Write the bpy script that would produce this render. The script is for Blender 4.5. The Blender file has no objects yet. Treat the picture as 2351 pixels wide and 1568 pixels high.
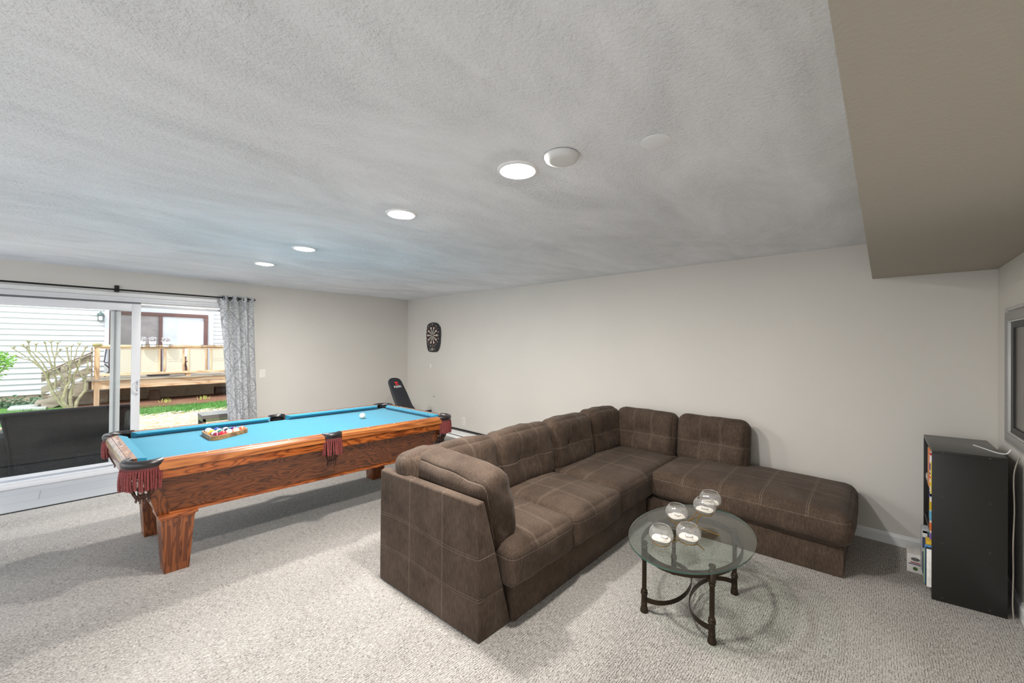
import bpy, bmesh, math, random
from mathutils import Vector, Matrix, noise
random.seed(7)
C = bpy.context.scene.collection
SC = bpy.context.scene
PI = math.pi
rad = math.radians

# ------------------------------------------------------------------ materials
def lin(c):
    out = []
    for v in c[:3]:
        v = v / 255.0
        out.append(v / 12.92 if v <= 0.04045 else ((v + 0.055) / 1.055) ** 2.4)
    return (*out, 1.0)

class NT:
    def __init__(s, name):
        s.m = bpy.data.materials.new(name); s.m.use_nodes = True
        s.t = s.m.node_tree; s.t.nodes.clear()
        s.out = s.n('ShaderNodeOutputMaterial')
    def n(s, typ, **kw):
        nd = s.t.nodes.new(typ)
        for k, v in kw.items():
            if k.startswith('i_'):
                key = k[2:]
                nd.inputs[int(key) if key.isdigit() else key.replace('_', ' ')].default_value = v
            else:
                setattr(nd, k, v)
        return nd
    def l(s, a, b, ao=0, bi=0):
        s.t.links.new(a.outputs[ao], b.inputs[bi])
    def math(s, op, a, b=None, c=None):
        nd = s.n('ShaderNodeMath', operation=op)
        for i, v in enumerate((a, b, c)):
            if v is None: continue
            if isinstance(v, (int, float)): nd.inputs[i].default_value = v
            else: s.t.links.new(v, nd.inputs[i])
        return nd.outputs[0]
    def mix(s, fac, a, b):
        nd = s.n('ShaderNodeMix', data_type='RGBA')
        for idx, v in ((0, fac), (6, a), (7, b)):
            if isinstance(v, (int, float)): nd.inputs[idx].default_value = v
            elif isinstance(v, tuple): nd.inputs[idx].default_value = v
            else: s.t.links.new(v, nd.inputs[idx])
        return nd.outputs[2]
    def coords(s, kind='Object', scale=(1, 1, 1), loc=(0, 0, 0), rot=(0, 0, 0)):
        tc = s.n('ShaderNodeTexCoord'); mp = s.n('ShaderNodeMapping')
        mp.inputs['Scale'].default_value = scale; mp.inputs['Location'].default_value = loc
        mp.inputs['Rotation'].default_value = rot
        s.t.links.new(tc.outputs[kind], mp.inputs[0])
        return mp.outputs[0]
    def noise(s, vec, scale=5, detail=2, rough=.5, dist=0):
        nd = s.n('ShaderNodeTexNoise'); nd.inputs['Scale'].default_value = scale
        nd.inputs['Detail'].default_value = detail; nd.inputs['Roughness'].default_value = rough
        nd.inputs['Distortion'].default_value = dist
        s.t.links.new(vec, nd.inputs['Vector']); return nd.outputs['Fac']
    def ramp(s, fac, stops):
        nd = s.n('ShaderNodeValToRGB'); cr = nd.color_ramp
        while len(cr.elements) < len(stops): cr.elements.new(.5)
        for e, (p, c) in zip(cr.elements, stops):
            e.position = p; e.color = c if len(c) == 4 else lin(c)
        s.t.links.new(fac, nd.inputs[0]); return nd.outputs[0]
    def bump(s, h, strength=.3, dist=.01):
        nd = s.n('ShaderNodeBump'); nd.inputs['Strength'].default_value = strength
        nd.inputs['Distance'].default_value = dist
        s.t.links.new(h, nd.inputs['Height']); return nd.outputs[0]
    def bsdf(s, color, rough=.6, metal=0, normal=None, spec=.5, sheen=0, coat=0, alpha=None):
        b = s.n('ShaderNodeBsdfPrincipled')
        if isinstance(color, tuple): b.inputs['Base Color'].default_value = color
        else: s.t.links.new(color, b.inputs['Base Color'])
        if isinstance(rough, (int, float)): b.inputs['Roughness'].default_value = rough
        else: s.t.links.new(rough, b.inputs['Roughness'])
        b.inputs['Metallic'].default_value = metal
        b.inputs['Specular IOR Level'].default_value = spec
        b.inputs['Sheen Weight'].default_value = sheen
        b.inputs['Coat Weight'].default_value = coat
        b.inputs['Coat Roughness'].default_value = .15
        if normal is not None: s.t.links.new(normal, b.inputs['Normal'])
        if alpha is not None: s.t.links.new(alpha, b.inputs['Alpha'])
        s.t.links.new(b.outputs[0], s.out.inputs[0]); return b

def simple(name, rgb, rough=.6, metal=0, var=0.06, vscale=8, bump=0, bscale=60, spec=.5, sheen=0, coat=0):
    t = NT(name); v = t.coords()
    n = t.noise(v, vscale, 4)
    c = lin(rgb)
    dark = tuple(x * (1 - var) for x in c[:3]) + (1,); lite = tuple(min(1, x * (1 + var)) for x in c[:3]) + (1,)
    col = t.ramp(n, [(.3, dark), (.7, lite)])
    nm = t.bump(t.noise(v, bscale, 2), bump, .004) if bump else None
    t.bsdf(col, rough, metal, nm, spec, sheen, coat); return t.m

def wood(name, dark, mid, light, axis=0, rings=9, sc=(1.3, 7, 7), rough=.35, coat=.3, seed=0):
    t = NT(name); s = list(sc)
    sx = [s[1]] * 3; sx[axis] = s[0]
    v = t.coords(scale=tuple(sx), loc=(seed, seed * .7, seed * .3))
    n = t.noise(v, 1.0, 2.2, .5, .35)
    r = t.math('FRACT', t.math('MULTIPLY', n, rings))
    sx2 = [260] * 3; sx2[axis] = 9
    g = t.noise(t.coords(scale=tuple(sx2)), 1, 3, .6)
    r2 = t.math('ADD', r, t.math('MULTIPLY', t.math('SUBTRACT', g, .5), .75))
    col = t.ramp(r2, [(.0, dark), (.13, mid), (.45, light), (.80, mid), (.97, dark)])
    nm = t.bump(g, .12, .002)
    t.bsdf(col, rough, 0, nm, .5, 0, coat); return t.m

def thin_glass(name, tint=(1, 1, 1, 1), ior=1.45, rough=0.0, edge=None, haze=0):
    t = NT(name)
    tr = t.n('ShaderNodeBsdfTransparent'); tr.inputs[0].default_value = tint
    gl = t.n('ShaderNodeBsdfGlossy'); gl.inputs['Roughness'].default_value = rough
    lw = t.n('ShaderNodeLayerWeight'); lw.inputs[0].default_value = .5
    f0 = ((ior - 1) / (ior + 1)) ** 2
    fac = t.math('ADD', f0, t.math('MULTIPLY', t.math('POWER', lw.outputs[1], 4.5), 1 - f0))
    if edge:
        c = t.mix(t.math('POWER', lw.outputs[1], 2.5), tint, edge); t.t.links.new(c, tr.inputs[0])
    mx = t.n('ShaderNodeMixShader')
    t.t.links.new(fac, mx.inputs[0]); t.l(tr, mx, 0, 1); t.l(gl, mx, 0, 2)
    if haze:
        df = t.n('ShaderNodeBsdfDiffuse'); df.inputs[0].default_value = (.85, .84, .82, 1)
        m2 = t.n('ShaderNodeMixShader'); t.t.links.new(t.math('ADD', haze, t.math('MULTIPLY', t.math('POWER', lw.outputs[1], 2), haze * 1.5)), m2.inputs[0])
        t.l(mx, m2, 0, 1); t.l(df, m2, 0, 2); mx = m2
    t.l(mx, t.out); return t.m

def emit(name, rgb, strength):
    t = NT(name); e = t.n('ShaderNodeEmission'); e.inputs[0].default_value = lin(rgb); e.inputs[1].default_value = strength
    t.l(e, t.out); return t.m

FAB = ((50, 39, 31), (77, 63, 52), (101, 86, 74))
def fabric(name, lines=(), w=.004, sag=None, top=None):
    """brown suede; lines = (axis, position 0..1, gap) double rows of pale stitching in generated coordinates"""
    t = NT(name); vo = t.coords()
    a = t.noise(t.coords(scale=(5, 5, 5)), 1, 4, .6)
    b = t.noise(t.coords(scale=(130, 130, 26)), 1, 2, .6)
    f = t.math('ADD', t.math('MULTIPLY', a, .52), t.math('MULTIPLY', b, .48))
    col = t.ramp(f, [(.30, FAB[0]), (.52, FAB[1]), (.76, FAB[2])])
    fine = t.noise(t.coords(scale=(420, 420, 420)), 1, 1)
    h = t.math('ADD', t.math('MULTIPLY', a, .5), t.math('MULTIPLY', fine, .12))
    if lines:
        tc = t.n('ShaderNodeTexCoord'); sp = t.n('ShaderNodeSeparateXYZ'); t.l(tc, sp, 0, 0)
        so = t.n('ShaderNodeSeparateXYZ'); t.l(tc, so, 3, 0)
        mask = None; groove = None
        for ax, pos, gap, ww, dash_ax in lines:
            g = sp.outputs[ax]
            if sag:
                k = t.math('SINE', t.math('MULTIPLY', sp.outputs[1], PI * 2 * sag[1]))
                if ax == 2: g = t.math('ADD', g, t.math('MULTIPLY', k, sag[0]))
            d = t.math('ABSOLUTE', t.math('SUBTRACT', g, pos))
            e = t.math('ABSOLUTE', t.math('SUBTRACT', d, gap))
            ln = t.math('LESS_THAN', e, ww)
            dash = t.math('GREATER_THAN', t.math('SINE', t.math('MULTIPLY', so.outputs[dash_ax], 640)), -.55)
            ln = t.math('MULTIPLY', ln, dash)
            if top and ax != 2:
                ok = t.math('GREATER_THAN', sp.outputs[2], top); ln = t.math('MULTIPLY', ln, ok); d = t.math('ADD', d, t.math('MULTIPLY', t.math('SUBTRACT', 1, ok), 9))
            gr = t.math('SMOOTH_MIN', t.math('MULTIPLY', d, 1 / (gap + ww * 5)), 1.0, .3)
            mask = ln if mask is None else t.math('MAXIMUM', mask, ln)
            groove = gr if groove is None else t.math('MINIMUM', groove, gr)
        col = t.mix(t.math('MULTIPLY', mask, .45), col, lin((176, 160, 142)))
        h = t.math('ADD', h, t.math('MULTIPLY', groove, .55))
    nm = t.bump(h, .45, .012)
    t.bsdf(col, .85, 0, nm, .2, .06); return t.m

# ------------------------------------------------------------------ mesh builder
class MB:
    def __init__(s): s.v = []; s.f = []; s.mi = []; s.uv = {}
    def add(s, vs, fs, mi=0):
        o = len(s.v); s.v += [tuple(v) for v in vs]
        for f in fs: s.f.append(tuple(i + o for i in f)); s.mi.append(mi)
        return s
    def box(s, x0, x1, y0, y1, z0, z1, mi=0):
        return s.add([(x0, y0, z0), (x1, y0, z0), (x1, y1, z0), (x0, y1, z0), (x0, y0, z1), (x1, y0, z1), (x1, y1, z1), (x0, y1, z1)],
              [(0, 3, 2, 1), (4, 5, 6, 7), (0, 1, 5, 4), (1, 2, 6, 5), (2, 3, 7, 6), (3, 0, 4, 7)], mi)
    def hexa(s, b, t, mi=0):
        return s.add(list(b) + list(t), [(0, 3, 2, 1), (4, 5, 6, 7), (0, 1, 5, 4), (1, 2, 6, 5), (2, 3, 7, 6), (3, 0, 4, 7)], mi)
    def prism(s, poly, w0, w1, f, mi=0):
        """poly of 2D points, f(a,b,w) -> 3D"""
        n = len(poly)
        vs = [f(a, b, w0) for a, b in poly] + [f(a, b, w1) for a, b in poly]
        fs = [tuple(range(n - 1, -1, -1)), tuple(range(n, 2 * n))]
        fs += [(i, (i + 1) % n, n + (i + 1) % n, n + i) for i in range(n)]
        return s.add(vs, fs, mi)
    def lathe(s, prof, c=(0, 0, 0), n=24, mi=0, cap0=True, cap1=True, sx=1, sy=1):
        vs = []; fs = []
        for r, z in prof:
            for k in range(n):
                a = 2 * PI * k / n; vs.append((c[0] + sx * r * math.cos(a), c[1] + sy * r * math.sin(a), c[2] + z))
        for i in range(len(prof) - 1):
            for k in range(n):
                a = i * n + k; b = i * n + (k + 1) % n; fs.append((a, b, b + n, a + n))
        if cap0: fs.append(tuple(range(n - 1, -1, -1)))
        if cap1: fs.append(tuple((len(prof) - 1) * n + k for k in range(n)))
        return s.add(vs, fs, mi)
    def tube(s, pts, r, n=8, mi=0, closed=False, caps=True, flat=None):
        """round (or flat=(rw,rh)) tube along points"""
        pts = [Vector(p) for p in pts]; N = len(pts)
        rs = r if isinstance(r, (list, tuple)) else [r] * N
        vs = []; up0 = None
        for i, p in enumerate(pts):
            if closed: d = pts[(i + 1) % N] - pts[i - 1]
            else: d = pts[min(i + 1, N - 1)] - pts[max(i - 1, 0)]
            if d.length < 1e-9: d = Vector((0, 0, 1))
            d.normalize()
            ref = Vector((0, 0, 1)) if abs(d.z) < .92 else Vector((1, 0, 0))
            if up0 is not None and flat is None: ref = up0
            a = d.cross(ref)
            if a.length < 1e-6: a = d.cross(Vector((0, 1, 0)))
            a.normalize(); b = a.cross(d).normalized(); up0 = b
            ra, rb = (flat if flat else (rs[i], rs[i]))
            for k in range(n):
                t = 2 * PI * (k + .5) / n
                q = math.sqrt(2) if n == 4 else 1
                vs.append(p + a * math.cos(t) * ra * q + b * math.sin(t) * rb * q)
        fs = []
        for i in range(N if closed else N - 1):
            for k in range(n):
                j = (i + 1) % N
                fs.append((i * n + k, i * n + (k + 1) % n, j * n + (k + 1) % n, j * n + k))
        if not closed and caps:
            fs.append(tuple(range(n - 1, -1, -1))); fs.append(tuple((N - 1) * n + k for k in range(n)))
        return s.add(vs, fs, mi)
    def xf(s, fn):
        s.v = [tuple(fn(*v)) for v in s.v]; return s

ORG = {}
def link(o): C.objects.link(o); return o
def tag(o, label=None, cat=None, group=None, kind=None):
    if label: o['label'] = label
    if cat: o['category'] = cat
    if group: o['group'] = group
    if kind: o['kind'] = kind
    return o
def thing(name, label, cat, loc=(0, 0, 0), rz=0, group=None, world=True):
    o = bpy.data.objects.new(name, None); link(o); o.empty_display_size = .05
    o.location = loc; o.rotation_euler = (0, 0, rz)
    ORG[o.name] = Vector(loc) if world else Vector((0, 0, 0))
    return tag(o, label, cat, group)
def part(name, mb, mats, parent=None, smooth=40, bevel=0, seg=2, org=None, label=None, recalc=False):
    me = bpy.data.meshes.new(name)
    if parent is not None: off = ORG[parent.name]
    elif org is not None: off = Vector(org)
    else: off = Vector((0, 0, 0))
    me.from_pydata([(v[0] - off.x, v[1] - off.y, v[2] - off.z) for v in mb.v], [], mb.f)
    if not isinstance(mats, (list, tuple)): mats = [mats]
    for m in mats: me.materials.append(m)
    if len(mats) > 1: me.polygons.foreach_set('material_index', mb.mi)
    if mb.uv:
        uvl = me.uv_layers.new(name='UVMap')
        for lp in me.loops: uvl.data[lp.index].uv = mb.uv.get(lp.vertex_index, (0, 0))
    if bevel or recalc:
        bm = bmesh.new(); bm.from_mesh(me)
        bmesh.ops.recalc_face_normals(bm, faces=bm.faces)
        if bevel:
            es = [e for e in bm.edges if len(e.link_faces) == 2 and e.calc_face_angle(0) > rad(30)]
            bmesh.ops.bevel(bm, geom=es, offset=bevel, segments=seg, profile=.6, affect='EDGES', clamp_overlap=True)
        bm.to_mesh(me); bm.free()
    if smooth:
        me.polygons.foreach_set('use_smooth', [True] * len(me.polygons))
        me.set_sharp_from_angle(angle=rad(smooth))
    me.update()
    o = bpy.data.objects.new(name, me); link(o)
    if parent is not None: o.parent = parent
    elif org is not None: o.location = off
    ORG[o.name] = off
    if label: o['label'] = label
    return o
def struct(name, mb, mats, **kw):
    o = part(name, mb, mats, **kw); o['kind'] = 'structure'; return o
def one(name, mb, mats, label, cat, org, group=None, **kw):
    return tag(part(name, mb, mats, org=org, **kw), label, cat, group)
def copy_tree(o, parent=None):
    c = o.copy(); link(c); c.parent = parent; ORG[c.name] = ORG[o.name]
    for ch in list(o.children): copy_tree(ch, c)
    return c
def text_mb(s, size, f, mi=0, mb=None, ext=0.0):
    """letters as mesh; f(x,y,z)->3D, x centred"""
    cu = bpy.data.curves.new('t', 'FONT'); cu.body = s; cu.size = size; cu.align_x = 'CENTER'; cu.align_y = 'CENTER'
    cu.extrude = ext; cu.resolution_u = 3
    ob = bpy.data.objects.new('t', cu); link(ob)
    dg = bpy.context.evaluated_depsgraph_get(); me = ob.evaluated_get(dg).to_mesh()
    mb = mb or MB()
    mb.add([f(*v.co) for v in me.vertices], [tuple(p.vertices) for p in me.polygons], mi)
    ob.evaluated_get(dg).to_mesh_clear(); bpy.data.objects.remove(ob); bpy.data.curves.remove(cu)
    return mb

def cushion(hx, hy, hz, r, n=9, bulge=(0, 0, 0), tufts=(), tface=None, wr=.006, seed=0, rr=None):
    """soft block centred on the origin. tufts: (u,v) in -1..1 on the face tface=(axis,sign)"""
    h = (hx, hy, hz); rr = rr or r
    ts = [math.sin(t * PI / 2) for t in [(-1 + 2 * i / n) for i in range(n + 1)]]
    vs = {}; mb = MB(); fs = []
    def vid(p):
        k = tuple(round(c, 5) for c in p)
        if k not in vs: vs[k] = len(vs)
        return vs[k]
    for ax in range(3):
        for sg in (-1, 1):
            b, c = [(1, 2), (2, 0), (0, 1)][ax]
            for i in range(n):
                for j in range(n):
                    q = []
                    for di, dj in ((0, 0), (1, 0), (1, 1), (0, 1)):
                        p = [0, 0, 0]; p[ax] = sg; p[b] = ts[i + di]; p[c] = ts[j + dj]; q.append(vid(p))
                    fs.append(tuple(q) if sg > 0 else tuple(reversed(q)))
    out = []
    for k in vs:
        p = Vector([k[i] * h[i] for i in range(3)])
        inner = Vector([max(-(h[i] - r), min(h[i] - r, p[i])) for i in range(3)])
        d = p - inner
        q = inner + d.normalized() * r if d.length > 1e-9 else p.copy()
        for ax in range(3):
            if bulge[ax]:
                b, c = [(1, 2), (2, 0), (0, 1)][ax]
                w = (1 - k[b] ** 2) * (1 - k[c] ** 2)
                q[ax] += bulge[ax] * k[ax] * w ** .6
        if tface:
            ax, sg = tface
            if k[ax] * sg > .3:
                b, c = [(1, 2), (2, 0), (0, 1)][ax]
                for (u, v) in tufts:
                    dd = ((k[b] - u) * h[b]) ** 2 + ((k[c] - v) * h[c]) ** 2
                    q[ax] -= sg * (.050 * math.exp(-dd / .0016) + .030 * math.exp(-dd / .014))
        nz = noise.noise(Vector((q.x * 7 + seed, q.y * 7, q.z * 7))) * wr
        nz += noise.noise(Vector((q.x * 16 + seed, q.y * 16, q.z * 16))) * wr * .5
        q += q.normalized() * nz
        out.append(tuple(q))
    mb.add(out, fs); return mb

def rrect(x0, x1, y0, y1, r, n=5):
    pts = []
    for cx, cy, a0 in ((x1 - r, y1 - r, 0), (x0 + r, y1 - r, 90), (x0 + r, y0 + r, 180), (x1 - r, y0 + r, 270)):
        for k in range(n + 1):
            a = rad(a0 + 90 * k / n); pts.append((cx + r * math.cos(a), cy + r * math.sin(a)))
    return pts
def curve_pts(P, k=6):
    P = [Vector(p) for p in P]; Q = [2 * P[0] - P[1]] + P + [2 * P[-1] - P[-2]]; out = []
    for i in range(1, len(Q) - 2):
        for j in range(k):
            t = j / k; a, b, c, d = Q[i - 1], Q[i], Q[i + 1], Q[i + 2]
            out.append(.5 * ((2 * b) + (c - a) * t + (2 * a - 5 * b + 4 * c - d) * t * t + (3 * b - a - 3 * c + d) * t ** 3))
    return out + [P[-1]]
XY = lambda a, b, w: (a, b, w)
XZ = lambda a, b, w: (a, w, b)
YZ = lambda a, b, w: (w, a, b)

# ------------------------------------------------------------------ camera
F_PX = 908.8; CAM_H = 1.5
yaw, pit, rol = rad(47.29617215), rad(0.34574739), rad(0.52073649)
fw = Vector((math.sin(yaw) * math.cos(pit), math.cos(yaw) * math.cos(pit), math.sin(pit)))
r0 = fw.cross(Vector((0, 0, 1))).normalized(); u0 = r0.cross(fw)
rt = math.cos(rol) * r0 + math.sin(rol) * u0; up = rt.cross(fw)
cam = bpy.data.cameras.new('camera'); cam.sensor_fit = 'HORIZONTAL'; cam.sensor_width = 36
cam.lens = 36 * F_PX / 2351; cam.clip_start = .02; cam.clip_end = 200
co = bpy.data.objects.new('camera', cam); link(co)
M = Matrix((rt, up, -fw)).transposed().to_4x4(); M.translation = (0, 0, CAM_H); co.matrix_world = M
SC.camera = co

# ------------------------------------------------------------------ render look
SC.view_settings.view_transform = 'Standard'; SC.view_settings.look = 'None'
SC.view_settings.gamma = 1; SC.view_settings.use_curve_mapping = False
SC.view_settings.exposure = 0.66
SC.cycles.max_bounces = 8; SC.cycles.diffuse_bounces = 4; SC.cycles.glossy_bounces = 3
SC.cycles.transmission_bounces = 4; SC.cycles.transparent_max_bounces = 14
SC.cycles.caustics_reflective = False; SC.cycles.caustics_refractive = False
SC.cycles.sample_clamp_indirect = 6

# ------------------------------------------------------------------ shared materials
m_wall = simple('paint_greige', (209, 205, 198), .75, var=.02, vscale=1.5, bump=.08, bscale=220, spec=.25)
m_white = simple('white_trim_paint', (232, 232, 231), .4, var=.015)
m_vinyl = simple('white_vinyl', (212, 213, 216), .35, var=.015)
m_black = simple('black_paint', (24, 23, 22), .45, var=.1)
m_blackm = simple('black_metal', (32, 32, 34), .4, metal=.6)
m_rubber = simple('black_rubber', (26, 26, 28), .6)
m_plate = simple('plate_plastic', (228, 226, 220), .35)

def mat_ceiling():
    t = NT('ceiling_texture'); v = t.coords()
    big = t.noise(t.coords(scale=(.75, 1.25, 1)), 1.1, 6, .66, .9)
    med = t.noise(t.coords(scale=(1.4, 6, 1)), 1.4, 4, .6)
    f = t.math('ADD', t.math('MULTIPLY', big, .75), t.math('MULTIPLY', med, .25))
    col = t.ramp(f, [(.33, (221, 223, 226)), (.5, (233, 235, 238)), (.62, (240, 242, 246))])
    a = t.noise(v, 62, 3, .6); b = t.noise(v, 150, 2, .6)
    h = t.math('ADD', a, t.math('MULTIPLY', b, .5))
    h = t.math('MULTIPLY', h, t.math('MAXIMUM', .12, t.math('MULTIPLY', t.math('SUBTRACT', .66, f), 3.4)))
    nm = t.bump(h, .7, .012)
    t.bsdf(col, .85, 0, nm, .2); return t.m
m_ceil = mat_ceiling()

def mat_carpet():
    t = NT('loop_pile_carpet')
    d1 = t.noise(t.coords(scale=(30, 240, 1)), 1, 1.5, .6)
    d2 = t.noise(t.coords(scale=(110, 330, 1)), 1, 1.5, .6)
    big = t.noise(t.coords(scale=(.5, 1.6, 1)), 1.2, 4, .6, .4)
    sy_ = t.n('ShaderNodeSeparateXYZ'); t.t.links.new(t.coords(), sy_.inputs[0])
    wob = t.noise(t.coords(scale=(5, 14, 1)), 1, 2)
    row = t.math('SINE', t.math('ADD', t.math('MULTIPLY', sy_.outputs[1], 2 * PI / .0105), t.math('MULTIPLY', wob, 9)))
    f = t.math('ADD', t.math('MULTIPLY', d1, .40), t.math('MULTIPLY', d2, .60))
    f = t.math('ADD', f, t.math('MULTIPLY', row, .030))
    f = t.math('ADD', f, t.math('MULTIPLY', t.math('SUBTRACT', big, .5), .16))
    col = t.ramp(f, [(.36, (76, 72, 68)), (.44, (130, 125, 119)), (.52, (170, 165, 159)), (.64, (198, 194, 188))])
    nm = t.bump(f, .5, .006)
    t.bsdf(col, .95, 0, nm, .1, .15); return t.m
m_carpet = mat_carpet()

def mat_tile():
    t = NT('grey_plank_tile'); v = t.coords(scale=(1, 1, 1))
    br = t.n('ShaderNodeTexBrick'); br.offset = .37; br.squash = 1
    for k, val in (('Scale', 1), ('Mortar Size', .0035), ('Brick Width', .92), ('Row Height', .305), ('Mortar Smooth', .1)):
        br.inputs[k].default_value = val
    br.inputs['Color1'].default_value = lin((164, 164, 166)); br.inputs['Color2'].default_value = lin((172, 171, 171))
    br.inputs['Mortar'].default_value = lin((120, 120, 122))
    t.t.links.new(t.coords(loc=(.27, -.02, 0)), br.inputs['Vector'])
    st = t.noise(t.coords(scale=(2, 22, 1)), 1, 4)
    col = t.mix(t.math('MULTIPLY', st, .25), br.outputs[0], lin((150, 149, 150)))
    t.bsdf(col, .38, 0, None, .5); return t.m
m_tile = mat_tile()

# ------------------------------------------------------------------ room shell
XB, YA, YC, HC = 4.2026, 6.59, -.60, 2.318
XL = -3.2
struct('floor', MB().box(XL, XB + .15, YC - .15, 5.494, -.1, 0), m_carpet, smooth=0)
struct('floor_tile', MB().box(XL, XB + .15, 5.494, YA + .1, -.1, -.004), m_tile, smooth=0)
struct('trim_1', MB().box(XL, 2.6, 5.480, 5.500, -.02, .006), m_blackm, smooth=0)
struct('ceiling', MB().box(XL, XB + .15, YC - .15, YA + .25, HC, HC + .3), m_ceil, smooth=0)
struct('wall_right', MB().box(XB, XB + .15, YC - .15, YA + .25, -.1, HC + .05), m_wall, smooth=0)
struct('wall_front', MB().box(-1.5, XB + .15, YC - .15, YC, -.1, HC + .05), m_wall, smooth=0)
DX0, DX1, DZ = -1.55, 1.60, 2.0
wb = MB().box(XL, DX0, YA, YA + .18, -.1, HC + .05).box(DX1, XB + .15, YA, YA + .18, -.1, HC + .05).box(DX0, DX1, YA, YA + .18, DZ, HC + .05)
struct('wall_back', wb, m_wall, smooth=0)
# dropped bulkhead along the front wall, its room-side face leaning
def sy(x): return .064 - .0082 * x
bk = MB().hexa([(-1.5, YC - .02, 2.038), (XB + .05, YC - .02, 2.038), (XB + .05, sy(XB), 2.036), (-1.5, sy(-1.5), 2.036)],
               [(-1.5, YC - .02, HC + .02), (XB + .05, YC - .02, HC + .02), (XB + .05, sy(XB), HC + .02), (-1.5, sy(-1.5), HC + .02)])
m_soffit = simple('bulkhead_shaded_greige', (176, 170, 158), .75, var=.02, vscale=2, bump=.25, bscale=90, spec=.25)  # wall greige with the bulkhead's shade darkened into the colour
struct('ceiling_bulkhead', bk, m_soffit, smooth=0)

def baseboard_profile(h=.085, t=.014):
    return [(0, 0), (t, 0), (t, h * .72), (t * .55, h * .86), (t * .35, h), (0, h)]
bp = baseboard_profile()
struct('baseboard_right', MB().prism(bp, YC, 2.45, lambda a, b, w: (XB - a, w, b)), m_white, smooth=0)
struct('baseboard_front', MB().prism(bp, -1.4, XB, lambda a, b, w: (w, YC + a, b)), m_white, smooth=0)
struct('baseboard_back', MB().prism(bp, 1.45, XB, lambda a, b, w: (w, YA - a, b)), m_white, smooth=0)

# ------------------------------------------------------------------ sliding door (door_1)
door = bpy.data.objects.new('door_1', None); link(door); door.location = (0, 6.5, 0); ORG['door_1'] = Vector((0, 6.5, 0)); door['kind'] = 'structure'
m_pane = thin_glass('door_glass', (.97, .985, .98, 1))
fr = MB()
fr.box(DX0 - .02, DX1 + .02, 6.36, YA + .12, -.003, .05)                       # threshold
fr.box(DX0 - .02, DX1 + .02, 6.36, 6.40, .05, .062)
fr.box(DX0 - .02, DX1 + .02, 6.505, YA + .12, 1.952, DZ + .01)                  # head
fr.box(DX1 - .05, DX1 + .02, 6.50, YA + .12, .05, 1.925)
fr.box(DX0 - .02, DX0 + .05, 6.50, YA + .12, .05, 1.925)
for z in (1.956, 1.978): fr.box(DX0, DX1, 6.496, 6.507, z, z + .011)
part('door_frame', fr, m_vinyl, door, bevel=.003)
def panel(x0, x1, y, name, sw, th=.035, zb=.065, zt=1.935, top=.085, bot=.085):
    p = MB()
    p.box(x0, x0 + sw, y, y + th, zb, zt); p.box(x1 - sw, x1, y, y + th, zb, zt)
    p.box(x0 + sw, x1 - sw, y, y + th, zt - top, zt); p.box(x0 + sw, x1 - sw, y, y + th, zb, zb + bot)
    o = part(name, p, m_vinyl, door, bevel=.004)
    g = MB().box(x0 + sw - .005, x1 - sw + .005, y + th * .45, y + th * .55, zb + bot - .005, zt - top + .005)
    part('glass_pane', g, m_pane, o, smooth=0)
    return o
sp = panel(-1.42, .468, 6.488, 'sliding_panel', .078, bot=.03)
fx = panel(.215, 1.57, 6.555, 'fixed_panel', .085, zb=.05, zt=1.93, top=.03, bot=.03)
part('shade_and_weather_strip', MB().box(DX0, .466, 6.492, 6.52, 1.936, 1.953), simple('gap_shade_grey', (92, 95, 99), .5), sp, smooth=0)  # dark strip added to draw the shaded gap between head and panel
part('shade_and_weather_strip', MB().box(.248, .262, 6.545, 6.556, .08, 1.9), simple('grey_strip', (150, 152, 155), .5), fx, smooth=0)
hd = MB()
hp = [(.452, 6.47, 1.035)] + [(.452 - .062 * math.sin(PI * k / 10), 6.455, 1.035 - .163 * k / 10) for k in range(11)] + [(.452, 6.47, .872)]
hd.tube(hp, .0065, 8); hd.tube([(.452, 6.468, 1.04), (.452, 6.468, .868)], .008, 8)
hd.box(.435, .452, 6.474, 6.489, .93, .975)
part('door_handle', hd, m_vinyl, door)
cs = MB()
prof = [(0, 0), (.018, 0), (.018, .03), (.024, .036), (.024, .075), (.016, .085), (0, .085)]
cs.prism(prof, DX0 - .1, DX1 + .02, lambda a, b, w: (w, YA - a, 1.985 + b))
cs.box(DX1 - .02, DX1 + .03, YA - .012, YA, 0, 2.0)
struct('trim_2', cs, m_white, smooth=0)

# ------------------------------------------------------------------ curtain and rod
rod = thing('curtain_rod', 'thin black curtain rod with twisted cage finial above the sliding glass door', 'curtain rod', (0, 6.45, 2.085))
part('rod', MB().tube([(-1.9, 6.45, 2.085), (1.585, 6.45, 2.085)], .0095, 10), m_blackm, rod)
br = MB().box(.243, .283, 6.572, 6.592, 2.035, 2.145).box(.253, .273, 6.445, 6.575, 2.062, 2.074)
br.tube([(.263, 6.445, 2.07), (.263, 6.432, 2.082), (.263, 6.436, 2.098)], .006, 6)
part('bracket', br, m_blackm, rod)
fi = MB()
for k in range(5):
    a0 = 2 * PI * k / 5
    fi.tube([(1.585 + .062 * i / 8, 6.45 + .021 * math.sin(PI * i / 8) * math.cos(a0 + i * .22), 2.085 + .021 * math.sin(PI * i / 8) * math.sin(a0 + i * .22)) for i in range(9)], .0032, 6)
fi.lathe([(.011, -.006), (.011, .006)], (1.584, 6.45, 2.085), 10)
part('finial', fi, m_blackm, rod)

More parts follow.
